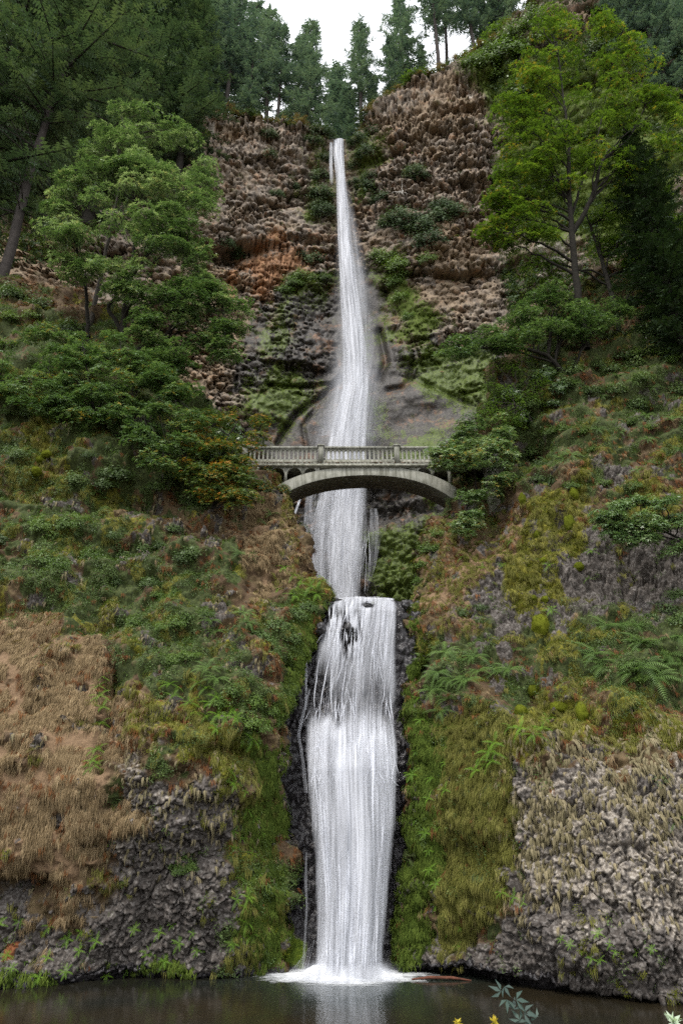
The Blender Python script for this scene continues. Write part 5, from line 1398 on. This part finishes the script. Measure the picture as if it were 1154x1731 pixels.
    S('maple', 'right_bluff', rpts([(850, 640), (930, 640), (960, 700), (860, 720)], 6, 24, 13), (.8, 1.2), 'broad-leaved shrub', 'above the dark hollow right of the bridge')
    S('dark', 'right_bluff', [(1120, 1030, .9), (1145, 1010, .9), (1154, 1050, .9), (1100, 1045, .6)], (.7, .9), 'dark drooping shrub', 'at the right edge above the big ferns')
    S('dark', 'right_bluff', rpts([(760, 990), (830, 1000), (840, 1060), (770, 1060)], 4, 26, 14), (.45, .7), 'straggly shrub', 'on the brown rock right of the lower fall lip')
    S('light', 'right_bluff', rpts([(1030, 1080), (1150, 1080), (1150, 1150), (1040, 1150)], 7, 24, 15), (.45, .65), 'light shrub', 'mixed among the big ferns at right')
    # cliff ledges
    C = lambda pts, size, desc, where: place_group('cliff', 'back', pts, size, desc, where, 'bushes on the far cliff', shrub)
    C([(632, 330, 4.2), (618, 318, 3.2), (645, 340, 3.4)], (3, 4), 'dark bush', 'on the far cliff right of the upper fall')
    C([(675, 372, 4.4), (695, 380, 4.5), (715, 390, 4.0), (735, 375, 4.0), (728, 410, 3.8), (760, 360, 3.6), (660, 378, 3.2), (745, 355, 3.2)], (3.5, 4.5), 'green bush', 'along the ledge halfway up the right-hand cliff')
    C([(456, 228, 2.8), (455, 262, 2.4), (494, 318, 2.6), (470, 330, 1.8)], (2, 3), 'small round bush', 'on the rock face left of the upper fall')
    C([(548, 225, 3.8), (540, 300, 3.4), (543, 330, 3.6), (548, 362, 3.4), (537, 350, 2.6), (530, 240, 2.8), (552, 270, 2.2)], (2.5, 4), 'dark bush', 'in the crease just left of the upper fall')
    C([(395, 425, 3.0), (405, 437, 2.6), (385, 415, 2.2), (508, 432, 2.4), (530, 440, 2.6)], (2, 3), 'bush', 'at the cave mouth on the left cliff')
    C([(605, 240, 3.0), (618, 260, 3.2), (600, 280, 2.4), (625, 228, 3.0), (622, 300, 2.4), (600, 310, 2.0)], (2, 3), 'green bush', 'on the gully wall just right of the fall lip')
    C([(700, 295, 2.8), (712, 303, 2.2), (690, 290, 2)], (2, 3), 'grey-green bush', 'on the face below the clifftop, right of the fall')
    place_group('light', 'back', [(510, 470, 3.0), (495, 480, 2.4), (530, 475, 2.0), (550, 470, 2.), (483, 492, 2.)], (2, 3), 'bright green bush', 'on the ledge above the mossy wet rock', 'bushes on the far cliff', shrub)
    place_group('light', 'back', [(655, 440, 3.0), (670, 452, 2.8), (640, 432, 2.6), (684, 470, 2.4), (665, 480, 2.6), (720, 440, 2.2), (675, 505, 2.4), (690, 540, 2.2)], (2, 3), 'light bush', 'trailing down right of the upper fall at mid height', 'bushes on the far cliff', shrub)
    # bushes on the brow
    pts = [(x, None) for x in (700, 722, 760, 778, 795, 812, 830, 850, 868, 640, 625, 470, 500, 350, 380)]
    xs = sorted([700, 716, 735, 758, 776, 795, 812, 826, 842, 858, 640, 622, 470, 500, 350, 380, 420])
    for i, x in enumerate(xs):
        p = on_top(x, R.uniform(1, 4)); lab = f'{ordn(i)} bush from left along the clifftop brow under the firs'
        shrub('light' if x > 690 else 'cliff', p, np.array([0, -.3, 1.]), R.uniform(3.0, 4.6) if x > 690 else 3., lab, 'bushes along the clifftop')
    for i, (x, y, s) in enumerate(sorted([(800, 105, 3.5), (820, 110, 4), (835, 130, 4), (850, 95, 5), (870, 60, 5), (885, 90, 5), (905, 40, 5), (890, 150, 5), (930, 60, 5), (830, 90, 3.5), (1010, 90, 5), (1060, 60, 5), (1120, 100, 6), (1150, 40, 6)])):
        pos, nrm = surf('back', x, y); shrub('light' if x < 1000 else 'cliff', pos, nrm, s, f'{ordn(i)} bush from left on the steep slope between right skyline and top right corner', 'bushes on the high right slope')
    # ferns
    FG = 'sword ferns on the bluffs'
    place_group('sword', 'right_bluff', [(1005, 1110, 1.0), (1022, 1128, 1.1), (1045, 1115, 1.1), (1065, 1140, 1.2), (1085, 1125, 1.1), (1105, 1150, 1.2), (1125, 1110, 1.1), (1150, 1130, 1.2), (1085, 1090, 1.0), (1145, 1080, 1.0)], (1, 1.2), 'large sword fern', 'in the big fern bank at right', FG, Fp)
    place_group('sword', 'right_bluff', [(1025, 1062, .9), (1055, 1058, .9), (1075, 1060, .8)], (.8, .9), 'flat dark fern', 'on the ledge above the big fern bank', FG, Fp)
    place_group('sword', 'right_bluff', [(740, 1140, .95), (765, 1150, .9), (790, 1155, 1.0), (810, 1140, 1.0), (840, 1140, 1.1), (860, 1135, 1.0), (800, 1115, .9), (750, 1105, .9), (775, 1120, .8), (720, 1120, .8), (730, 1170, .9), (760, 1185, .8), (745, 1205, .8), (870, 1105, .7)], (.8, 1.1), 'hanging fern', 'in the fern band right of the lower fall', FG, fern)
    place_group('bright', 'right_bluff', [(880, 1235, .6), (900, 1245, .6), (915, 1235, .55), (890, 1220, .5), (925, 1218, .5), (865, 1230, .5)], (.5, .6), 'small bright fern', 'on the yellow mossy brow of the right bulge', FG, fern)
    place_group('bright', 'right_bluff', [(830, 1275, .7), (822, 1295, .6), (838, 1258, .6), (805, 1305, .6), (833, 1290, .6)], (.5, .7), 'licorice fern', 'in the groove left of the pale rock bulge', FG, fern)
    place_group('bright', 'right_bluff', [(1012, 1580, .26), (1000, 1622, .26), (985, 1610, .22), (1040, 1612, .2), (1075, 1612, .22), (965, 1598, .2), (950, 1590, .2), (1100, 1605, .2), (1030, 1600, .2), (885, 1530, .35), (870, 1520, .35), (850, 1510, .3), (760, 1580, .25), (775, 1600, .22), (782, 1570, .22), (1015, 1625, .22)], (.35, .5), 'tiny bright fern', 'on the low overhang above the dark water at right', 'small ferns low on the rock', fern)
    place_group('sword', 'right_bluff', [(1150, 1385, .8)], (.8, .8), 'single fern', 'at the right picture edge beside the pale rock', FG, Fp)
    place_group('sword', 'right_bluff', rpts([(800, 700), (900, 680), (960, 780), (860, 800)], 10, 26, 30), (.7, 1.0), 'dark fern', 'under the shaded overhang right of the bridge', FG, fern)
    place_group('sword', 'right_bluff', rpts([(960, 620), (1154, 640), (1154, 800), (960, 800)], 14, 34, 31), (.5, .8), 'fern', 'scattered on the upper right face below the maples', FG, fern)
    place_group('bright', 'right_bluff', rpts([(780, 860), (1000, 860), (1000, 1040), (780, 1040)], 14, 34, 32), (.3, .5), 'little fern', 'on the mossy brown face right of the gorge', FG, fern)
    place_group('bright', 'right_bluff', rpts([(690, 1180), (715, 1160), (760, 1300), (745, 1560), (715, 1600)], 16, 30, 33), (.3, .5), 'small fern', 'down the mossy strip right of the lower fall', 'small ferns low on the rock', fern)
    place_group('bright', 'left_bluff', [(480, 960, .6), (495, 975, .6), (510, 985, .8), (525, 995, .8), (535, 1005, .8), (500, 1010, .7), (515, 1015, .7), (470, 1000, .5), (540, 985, .7)], (.5, .8), 'arching bright fern', 'at the tip of the left bluff above the lip', FG, fern)
    place_group('sword', 'left_bluff', [(365, 1070, .8), (355, 1050, .7), (410, 1040, .7), (420, 1055, .7), (350, 1135, .8), (365, 1150, .8), (330, 720, .8), (165, 835, .7), (175, 845, .6), (405, 940, .6), (460, 870, .7), (450, 890, .6)], (.6, .8), 'sword fern', 'scattered over the shaded middle of the left bluff', FG, fern)
    place_group('bright', 'left_bluff', rpts([(330, 1150), (400, 1200), (430, 1250), (380, 1260), (300, 1190), (240, 1130)], 16, 18, 34), (.45, .7), 'lime green fern', 'on the overhanging brow of the left bluff', FG, fern)
    place_group('bright', 'left_bluff', [(170, 1180, .5), (173, 1200, .5), (168, 1165, .4), (172, 1225, .5), (163, 1270, .5), (160, 1300, .5), (158, 1290, .4), (175, 1150, .4)], (.4, .5), 'small fern', 'in the vertical cleft beside the dry grass', 'small ferns low on the rock', fern)
    place_group('bright', 'left_bluff', rpts([(0, 1560), (400, 1560), (400, 1640), (0, 1660)], 24, 30, 35), (.22, .4), 'tiny fern', 'low on the wet rock along the left waterline', 'small ferns low on the rock', fern)
    place_group('bright', 'left_bluff', rpts([(380, 1300), (440, 1280), (445, 1600), (390, 1600)], 20, 22, 36), (.25, .45), 'little fern', 'down the damp rock left of the fall', 'small ferns low on the rock', fern)
    # moss clumps
    MG = 'moss clumps on the right bluff'
    for x, y, s, t, lab in ((912, 1060, .58, 1.15, 'biggest moss clump, a round yellow-green cushion on the right bluff'), (900, 1013, .22, .9, 'small moss knob above the biggest cushion'), (920, 1012, .24, .9, 'small moss knob above right of the biggest cushion'),
                        (902, 1168, .32, 1., 'round moss knob above the mossy brow'), (985, 1208, .42, 1.2, 'lone moss cushion right of the bright brow ferns'), (962, 885, .34, 1.6, 'tall moss cushion in the upper chain on the right bluff'),
                        (882, 845, .30, 1.6, 'narrow moss cushion left of the upper chain'), (918, 948, .26, .9, 'moss knob in the broken rock below the chain'), (978, 960, .30, 1., 'moss knob near the small grey outcrop'), (968, 835, .34, 1.4, 'topmost moss cushion in the chain'),
                        (1105, 850, .3, 1.2, 'moss cushion behind the young flat-tiered maple'), (905, 905, .28, 1.2, 'moss cushion between the narrow one and the broken rock'), (880, 1205, .4, .8, 'wide moss hummock at the left of the mossy brow'), (945, 1195, .42, .7, 'wide moss hummock in the middle of the mossy brow')):
        pos, nrm = surf('right_bluff', x, y); moss(pos, nrm, s, t, lab, MG)
    for x, y, s, t, lab in ((62, 798, .42, .8, 'lowest of three stacked moss cushions on the left slope'), (72, 780, .45, .8, 'middle of three stacked moss cushions on the left slope'), (80, 768, .35, .8, 'topmost of three stacked moss cushions on the left slope'),
                         (92, 712, .40, 1., 'moss cushion under the blue-green bush maple'), (88, 682, .3, .8, 'small moss knob just below the bush maple leaves')):
        pos, nrm = surf('left_bluff', x, y); moss(pos, nrm, s, t, lab, 'moss clumps on the left slope')
undergrowth()

# ------------------------------------------------------------------ uncountable covers, scattered over the terrain
def proto(name, me):
    return bpy.data.objects.new(name, me)       # a source shape, never linked to the scene by itself
def scatter(name, label, protos, pts, rot, scl):
    n = len(pts)
    me = bpy.data.meshes.new(name); me.vertices.add(n); me.vertices.foreach_set('co', pts.astype(np.float32).ravel()); me.update()
    a = me.attributes.new('rot', 'FLOAT_VECTOR', 'POINT'); a.data.foreach_set('vector', rot.astype(np.float32).ravel())
    a = me.attributes.new('scl', 'FLOAT', 'POINT'); a.data.foreach_set('value', scl.astype(np.float32))
    a = me.attributes.new('pick', 'INT', 'POINT'); a.data.foreach_set('value', R.integers(0, len(protos), n).astype(np.int32))
    o = obj(name, me); tag(o, label, kind='stuff')
    g = bpy.data.node_groups.new(name, 'GeometryNodeTree')
    g.interface.new_socket('Geometry', in_out='INPUT', socket_type='NodeSocketGeometry'); g.interface.new_socket('Geometry', in_out='OUTPUT', socket_type='NodeSocketGeometry')
    gi = g.nodes.new('NodeGroupInput'); go = g.nodes.new('NodeGroupOutput')
    ip = g.nodes.new('GeometryNodeInstanceOnPoints'); j = g.nodes.new('GeometryNodeJoinGeometry')
    for p in reversed(protos):
        oi = g.nodes.new('GeometryNodeObjectInfo'); oi.inputs['Object'].default_value = p; oi.inputs['As Instance'].default_value = True
        g.links.new(oi.outputs['Geometry'], j.inputs[0])
    def na(nm, t):
        x = g.nodes.new('GeometryNodeInputNamedAttribute'); x.data_type = t; x.inputs['Name'].default_value = nm; return x.outputs['Attribute']
    g.links.new(gi.outputs[0], ip.inputs['Points']); g.links.new(j.outputs[0], ip.inputs['Instance'])
    ip.inputs['Pick Instance'].default_value = True
    g.links.new(na('pick', 'INT'), ip.inputs['Instance Index'])
    g.links.new(na('rot', 'FLOAT_VECTOR'), ip.inputs['Rotation']); g.links.new(na('scl', 'FLOAT'), ip.inputs['Scale'])
    g.links.new(ip.outputs[0], go.inputs[0])
    md = o.modifiers.new('scatter', 'NODES'); md.node_group = g
    return o
def tuft(mat, seed, n=22, L=.42, w=.012, spread=.12, out=.16, curl=.3):
    """blades that spring out of the rock (local +Z) and hang (local +X is down the wall)"""
    rr = np.random.default_rng(seed); a = Acc()
    for i in range(n):
        l = L * rr.uniform(.6, 1.25); y0 = rr.normal(0, spread * .5); x0 = rr.normal(0, spread * .5); fan = rr.normal(0, curl * .3)
        t = np.linspace(0, 1, 4)
        x = x0 + l * t ** 1.5; z = out * l / L * (1 - (1 - t * 1.6) ** 2) * .8 + .01; y = y0 + fan * l * t
        ww = w * (1.1 - t) * rr.uniform(.8, 1.4)
        ww[-1] = .001
        v = np.stack([np.stack([x, y - ww, z], -1), np.stack([x, y + ww, z + ww * .5], -1)], 1).reshape(-1, 3)
        a.add(v, gridfaces(4, 2), np.clip(rr.normal(.5, .25), 0, 1))
    return a.mesh('tuft', mat)
def leafclump(mat, seed, n=34, r=.34, leaf=.085, dome=.16):
    rr = np.random.default_rng(seed)
    a_ = rr.uniform(0, 6.28, n); q = np.sqrt(rr.random(n)) * r
    loc = np.stack([np.cos(a_) * q, np.sin(a_) * q, dome * (1 - (q / r) ** 2) * rr.uniform(.3, 1.3, n) + .02], -1)
    nz = np.stack([np.cos(a_) * q, np.sin(a_) * q, np.full(n, .3)], -1) + rr.normal(0, .16, (n, 3)) + np.array([-.22, 0, 0])
    Mx = frames(nz, rr.uniform(0, 6.28, n))
    v, f, rn = stamp(LEAF, LEAFF, Mx, loc, leaf * rr.uniform(.6, 1.4, n), np.clip(rr.normal(.5, .25, n), 0, 1))
    a = Acc(); a.add(v, f, rn); return a.mesh('clump', mat)
def pick(sheet, dens, n, extra=None, infr=30):
    """n random points of a sheet weighted by area and density"""
    s = SHEETS[sheet]; Pp = s['P']
    du = np.linalg.norm(np.gradient(Pp, axis=1), axis=2); dv = np.linalg.norm(np.gradient(Pp, axis=0), axis=2)
    w = du * dv * dens
    if 'back' in s: w = w * (s['back'] < .06)
    if 'under' in s: w = w * (~s['under'])
    out = (s['px'] < -infr) | (s['px'] > W + infr)
    w = w * np.where(out, .35, 1.)
    w = w.ravel(); w = w / w.sum()
    idx = np.searchsorted(np.cumsum(w), R.random(n)); idx = np.clip(idx, 0, len(w) - 1)
    p = Pp.reshape(-1, 3)[idx] + R.normal(0, .03 if sheet != 'back' else .15, (n, 3))
    return p, s['NN'].reshape(-1, 3)[idx] * .5 + s['N'].reshape(-1, 3)[idx] * .5
def down_rot(n, jit=.25, up=0.):
    z = n + R.normal(0, jit * .5, n.shape) + np.array([0, 0, up])
    dn = np.array([[0, 0, -1.]]) + R.normal(0, jit * .4, n.shape)
    return to_euler(frames(z, None, dn))
def spin_rot(n, jit=.3, up=.3):
    z = n + R.normal(0, jit, n.shape) + np.array([0, 0, up])
    return to_euler(frames(z, R.uniform(-.6, .6, len(n)), np.array([[0, 0, -1.]]) + R.normal(0, .3, n.shape)))
def covers():
    L, Rr, B = SHEETS['left_bluff'], SHEETS['right_bluff'], SHEETS['back']
    mL, mR, mB = L['m'], Rr['m'], B['m']
    dryp = [proto('dry_tuft', tuft(M['dry'], s, 22, .30, .008, .18, .06, .25)) for s in (1, 2, 3)]
    dripp = [proto('drip_tuft', tuft(M['drip'], s, 18, .34, .012, .07, .10, .15)) for s in (4, 5)]
    olivep = [proto('olive_tuft', tuft(M['olivegrass'], s, 22, .30, .012, .16, .12)) for s in (6, 7)]
    rustp = [proto('rust_tuft', tuft(M['rust'], s, 18, .45, .014, .16, .14, .6)) for s in (8, 9)]
    leafp = [proto('leaf_clump', leafclump(M['cover'], s)) for s in (10, 11, 12)]
    lightp = [proto('light_clump', leafclump(M['shrub_light'], s, 26, .26, .075)) for s in (13, 14)]
    mossp = [proto('moss_fluff', leafclump(M['mossblade'], s, 60, .24, .05, .09)) for s in (15, 16)]
    gmossp = [proto('green_moss', tuft(M['cliff_moss_leaf'], s, 26, .16, .016, .16, .06)) for s in (19, 20)]
    farp = [proto('far_clump', leafclump(M['cliff_moss_leaf'], s, 34, 1.1, .34, .5)) for s in (17, 18)]
    farb = [proto('far_bush', leafclump(M['cliff_bush'], s, 34, 1.1, .36, .7)) for s in (21, 22)]
    fart = [proto('far_tuft', tuft(M['dry'], s, 24, 1.1, .05, .6, .3)) for s in (23, 24)]
    def nz(sh, sc, s): return fbm(sh['P'] * sc, 3, s)
    # dry grass on the left wall, running down it
    p, n = pick('left_bluff', mL['dry'] * np.where(L['py'] > 1000, 1, .8) * np.clip(.65 + nz(L, 1.1, 401) * 2.2, 0, 1), 19000)
    scatter('dry_grass', 'tan dry grass hanging over the left wall', dryp, p, down_rot(n, .22), R.uniform(.5, 1.15, len(p)))
    gen = np.clip(1 - mL['rock'] - mL['green'] - mL['moss'] - mL['wet'], 0, 1) + .12 * mL['green']
    p, n = pick('left_bluff', gen * np.clip(nz(L, .8, 402) + .35, 0, 1), 9000)
    scatter('dry_grass', 'brown grass tufts on the left slope', dryp + rustp, p, down_rot(n, .5), R.uniform(.4, .9, len(p)))
    gen = np.clip(1 - mR['rock'] - .6 * mR['green'] - mR['moss'] - mR['wet'] - .5 * mR['ymoss'], 0, 1)
    p, n = pick('right_bluff', gen * np.clip(nz(Rr, .8, 403) + .45, 0, 1), 9500)
    scatter('dry_grass', 'brown grass and dead fronds on the right bluff', dryp + rustp, p, down_rot(n, .5), R.uniform(.4, .9, len(p)))
    # drip tufts over nodular rock
    d = np.clip(mR['rock'] * pmask(Rr['px'], Rr['py'], [(840, 1200), (1154, 1200), (1560, 1180), (1560, 1420), (1154, 1400), (1000, 1380), (900, 1560), (860, 1500)], 60, 30, 3), 0, 1) + .10 * mR['lite']
    d = np.maximum(d, .9 * pmask(Rr['px'], Rr['py'], [(835, 1250), (1560, 1200), (1560, 1330), (900, 1340), (880, 1560), (840, 1480)], 20, 15, 4))
    p, n = pick('right_bluff', d * np.clip(nz(Rr, 1.2, 404) * 2 + .6, .05, 1), 3800)
    scatter('hanging_grass', 'grey-brown grass tufts hanging over the pale rock bulge', dripp, p, down_rot(n, .15), R.uniform(.5, 1.1, len(p)))
    d = mL['rock'] * smooth(1560, 1300, L['py']) + .5 * pmask(L['px'], L['py'], [(200, 1240), (430, 1290), (430, 1400), (200, 1330)], 30, 20, 5)
    p, n = pick('left_bluff', d, 1500)
    scatter('hanging_grass', 'pale grass tufts dotted over the dark rock lower left', dripp, p, down_rot(n, .15), R.uniform(.5, 1.1, len(p)))
    # olive grass
    d = pmask(Rr['px'], Rr['py'], [(735, 1200), (860, 1190), (855, 1500), (800, 1570), (725, 1620), (740, 1400)], 20, 15, 6) + .35 * mR['ymoss'] + .25 * mR['dry']
    p, n = pick('right_bluff', d, 9000)
    scatter('olive_grass', 'olive grass on the face right of the moss strip', olivep, p, down_rot(n, .35), R.uniform(.5, 1.2, len(p)))
    d = mL['ymoss'] * .8 + .35 * pmask(L['px'], L['py'], [(390, 1250), (460, 1280), (450, 1640), (380, 1640)], 20, 15, 7)
    p, n = pick('left_bluff', d, 4500)
    scatter('olive_grass', 'olive grass on the mossy brow of the left bluff', olivep, p, down_rot(n, .35), R.uniform(.5, 1.2, len(p)))
    # leafy covers
    q = np.clip(nz(L, .55, 405) * 2.6 + .5, .03, 1)
    p, n = pick('left_bluff', mL['green'] * q, 13000)
    scatter('ground_cover', 'small-leaved green ground cover over the left slope', leafp, p, spin_rot(n), R.uniform(.5, 1.2, len(p)))
    p, n = pick('left_bluff', (mL['green'] + .12 * mL['rock'] + .4 * mL['ymoss']) * np.clip(nz(L, .9, 406) * 2 + .1, 0, 1), 4200)
    scatter('ground_cover', 'patches of bright small-leaved cover on the left bluff', lightp, p, spin_rot(n), R.uniform(.4, 1.0, len(p)))
    q = np.clip(nz(Rr, .55, 407) * 2.8 + .35, .02, 1)
    p, n = pick('right_bluff', (mR['green'] * np.where((Rr['py'] > 1190) & (Rr['px'] < 870), .18, 1) + .06) * q * (1 - mR['wet']) * (1 - mR['lite']), 9500)
    scatter('ground_cover', 'small-leaved green ground cover over the right bluff', leafp, p, spin_rot(n), R.uniform(.45, 1.15, len(p)))
    p, n = pick('right_bluff', (mR['green'] + .22 * (1 - mR['rock']) + .10 * mR['rock'] * (Rr['py'] > 1560)) * (1 - mR['lite']) * np.clip(nz(Rr, .9, 408) * 2 + .1, 0, 1), 4500)
    scatter('ground_cover', 'patches of bright small-leaved cover on the right bluff', lightp, p, spin_rot(n), R.uniform(.35, .9, len(p)))
    # moss fluff
    p, n = pick('right_bluff', mR['ymoss'] * np.clip(nz(Rr, 1., 409) * 1.5 + .5, 0, 1), 3600)
    scatter('moss', 'yellow-green moss fluff on the right bluff', mossp, p, spin_rot(n, .2), R.uniform(.5, 1.2, len(p)))
    p, n = pick('left_bluff', mL['ymoss'] * np.clip(nz(L, 1., 410) * 1.5 + .4, 0, 1), 2200)
    scatter('moss', 'yellow-green moss fluff on the left bluff', mossp, p, spin_rot(n, .2), R.uniform(.5, 1.2, len(p)))
    p, n = pick('right_bluff', mR['moss'], 5200)
    scatter('moss', 'wet green moss strip right of the lower fall', gmossp, p, down_rot(n, .3), R.uniform(.6, 1.3, len(p)))
    p, n = pick('left_bluff', mL['moss'] * (1 - .6 * (L['px'] < 400)), 4200)
    scatter('moss', 'dark green moss strip left of the lower fall', gmossp, p, down_rot(n, .3), R.uniform(.6, 1.3, len(p)))
    # far cliff covers
    p, n = pick('back', mB['moss'] * np.clip(nz(B, .25, 411) * 3 + .1, 0, 1), 4200)
    scatter('cliff_moss', 'moss and small plants on the wet parts of the far cliff', farp, p, spin_rot(n, .3), R.uniform(.3, .8, len(p)) * np.clip((p[:, 2] - 10) / 85, .26, 1))
    hillm = pmask(B['px'], B['py'], [(845, 60), (900, -20), (1500, -200), (1500, 560), (860, 560), (840, 300)], 20, 15, 8) + pmask(B['px'], B['py'], [(-300, 60), (330, 190), (300, 300), (150, 420), (-300, 480)], 30, 20, 9) * .8
    p, n = pick('back', hillm * np.clip(nz(B, .12, 412) * 1.6 + .55, .05, 1), 8000)
    scatter('hillside_undergrowth', 'undergrowth on the steep slopes either side of the amphitheatre', farb + farp, p, spin_rot(n, .3), R.uniform(.6, 1.6, len(p)))
    nn = B['NN'][..., 2]
    p, n = pick('back', np.clip(nn * 1.4, 0, 1) * (1 - mB['smooth']) * np.clip(nz(B, .2, 413) * 2 + .1, 0, 1), 1100)
    scatter('ledge_grass', 'dry grass and low plants on the small ledges of the far cliff', fart + farb[:1] + farp[:1], p, spin_rot(n, .3, .6), R.uniform(.25, .6, len(p)))
    # brow
    t = B['rows'][:4]; pts = t.reshape(-1, 3); idx = R.integers(0, len(pts), 5000); p = pts[idx] + R.normal(0, .7, (5000, 3)) * np.array([1, 1, .15])
    keep = np.abs(p[:, 0] + .6) > 3.2; p = p[keep]
    n = np.tile([[0, -.3, 1.]], (len(p), 1))
    scatter('clifftop_undergrowth', 'grass and low bushes along the clifftop', farb + farp + fart, p, spin_rot(n, .3), R.uniform(.5, 1.4, len(p)))
covers()

# ------------------------------------------------------------------ small things
def small_things():
    # dead white branch on the far cliff
    for (x, y, D, s, lab) in ((682, 348, 112, 1., 'bleached dead snag on the cliff ledge right of the upper fall'), (210 + 470, 330, 111, 1.3, 'bleached roots on the cliff face just above the dead snag')):
        pos, nrm = surf('back', x, y); a = Acc()
        for i in range(9):
            e = np.array([R.normal(0, 1.3), -.8, R.uniform(-1.5, 2.6)]) * s
            v, f = tube(bez(np.zeros(3), e, .4, 6, .12), np.linspace(.10, .03, 6), 5); a.add(v, f)
        o = obj('dead_branch', a.mesh('dead_branch', M['deadwood'], True), None, pos + nrm * .8); tag(o, lab, 'dead branch')
    # reddish log in the water at right
    a = Acc(); v, f = tube(np.array([(-1.3, 0, 0), (-.5, .05, .06), (.5, 0, .05), (1.3, -.1, -.03)]), [.03, .06, .06, .02], 8); a.add(v, f)
    lm = plain('red_wood', (.10, .040, .025))
    o = obj('floating_log', a.mesh('floating_log', lm, True), None, P(745, 1646, 36.0) * np.array([1, 1, 0]) + np.array([0, 0, .05])); tag(o, 'reddish waterlogged branch at the foot of the right overhang', 'log')
    # rocks at the lip
    wr = NT('wet_black_rock'); pp = wr.objc(); nn = wr.noise(pp, 7., 5)
    wm = wr.done(wr.bsdf(wr.mix(wr.mr(nn, .35, .7), (.012, .012, .013), (.06, .055, .055)), .28, nn, .9, .06, .5))
    for x, y, D, s, sx, lab in ((590, 1062, 40.2, .34, .8, 'black wet boulder splitting the lower fall near its lip'), (596, 1096, 40.3, .22, .8, 'black rock just below the boulder in the lower fall'), (621, 1025, 41.3, .22, 1.7, 'low dark rock at the middle of the lip'), (543, 1062, 40.2, .34, 1., 'wet rock at the left side of the lip cascade'), (556, 1020, 41.5, .22, 2.4, 'flat dark rock slab at the left end of the lip'), (685, 1022, 41.4, .3, 1., 'mossy dark rock at the right end of the lip')):
        rr = np.random.default_rng(int(x)); nu, nv = 22, 14
        th = np.linspace(0, 2 * np.pi, nu, endpoint=False); ph = np.linspace(.02, np.pi - .02, nv); TH, PH = np.meshgrid(th, ph)
        d = np.stack([np.cos(TH) * np.sin(PH), np.sin(TH) * np.sin(PH), np.cos(PH)], -1)
        f1, f2, _ = worley(d * 1.6 + x, 5)
        v = d * (.8 + .35 * fbm(d * 1.5 + x, 4, 9) + .3 * (f2 - f1))[..., None] * s * np.array([sx, 1, 1.1 if sx < 1.5 else .5])
        i = np.arange(nu * nv).reshape(nv, nu); j = np.roll(i, -1, 1)
        a = Acc(); a.add(v.reshape(-1, 3), np.stack([i[:-1], i[1:], j[1:], j[:-1]], -1).reshape(-1, 4))
        o = obj('wet_rock', a.mesh('wet_rock', wm, True), None, P(x, y, D)); tag(o, lab, 'rock')
    # foreground sprig of leaves low at right, and yellow flowers along the bottom edge
    root = bpy.data.objects.new('foreground_sprig', None); COL.objects.link(root)
    base = P(905, 1760, 9.0); root.location = base
    tag(root, 'dark leafy sprig poking up before the black water at lower right', 'plant')
    pts = P(np.array([905, 895, 880, 862, 845]), np.array([1760, 1720, 1700, 1685, 1672]), np.array([9., 9, 9, 9, 9])) - base
    a = Acc(); v, f = tube(pts, [.012, .010, .008, .006, .003], 5); a.add(v, f); obj('stem', a.mesh('stem', M['bark_dark']), root)
    sm = leaf_mat('sprig_leaf', [(0, (.03, .055, .045)), (1, (.05, .085, .065))], .2, .5, .3, .1)
    for (x, y, s) in ((846, 1676, .11), (856, 1690, .10), (872, 1690, .12), (868, 1706, .10), (885, 1712, .12), (892, 1728, .11), (878, 1724, .10), (852, 1668, .09), (905, 1722, .09)):
        Mx = frames(np.array([[R.normal(0, .3), -1, .6]]), R.uniform(0, 6.28, 1))
        v, f, r = stamp(MAPLE, MAPLEF, Mx, P(x, y, 9.0)[None] - base, np.array([s * 1.3])); a = Acc(); a.add(v, f, r); obj('leaf', a.mesh('leaf', sm), root)
    ym = leaf_mat('yellow_petal', [(0, (.40, .30, .03)), (1, (.55, .45, .06))], .3, .6, .2, .1)
    wm_ = leaf_mat('pale_petal', [(0, (.35, .45, .33)), (1, (.6, .68, .55))], .3, .6, .2, .1)
    for x, y, s, mm, lab in ((772, 1730, .05, ym, 'small yellow flower at the bottom edge, left of its partner'), (834, 1727, .05, ym, 'small yellow flower at the bottom edge below the dark sprig'), (1136, 1727, .08, wm_, 'pale fluffy flower head in the bottom right corner')):
        root = bpy.data.objects.new('flower', None); COL.objects.link(root); b = P(x, y, 7.); root.location = b; tag(root, lab, 'flower')
        a = Acc(); v, f = tube(np.array([(0, 0, 0), (.02, .02, -.5), (.0, .05, -1.6)]), [.005, .006, .007], 5); a.add(v, f); obj('stem', a.mesh('stem', M['fern']), root)
        n_ = 26; dd = R.normal(0, 1, (n_, 3)); dd /= np.linalg.norm(dd, axis=1, keepdims=True)
        v, f, r = stamp(LEAF, LEAFF, frames(np.cross(dd, R.normal(0, 1, (n_, 3))), None, dd), dd * s * .1, np.full(n_, s)); a = Acc(); a.add(v, f, r); obj('petals', a.mesh('petals', mm), root)
small_things()
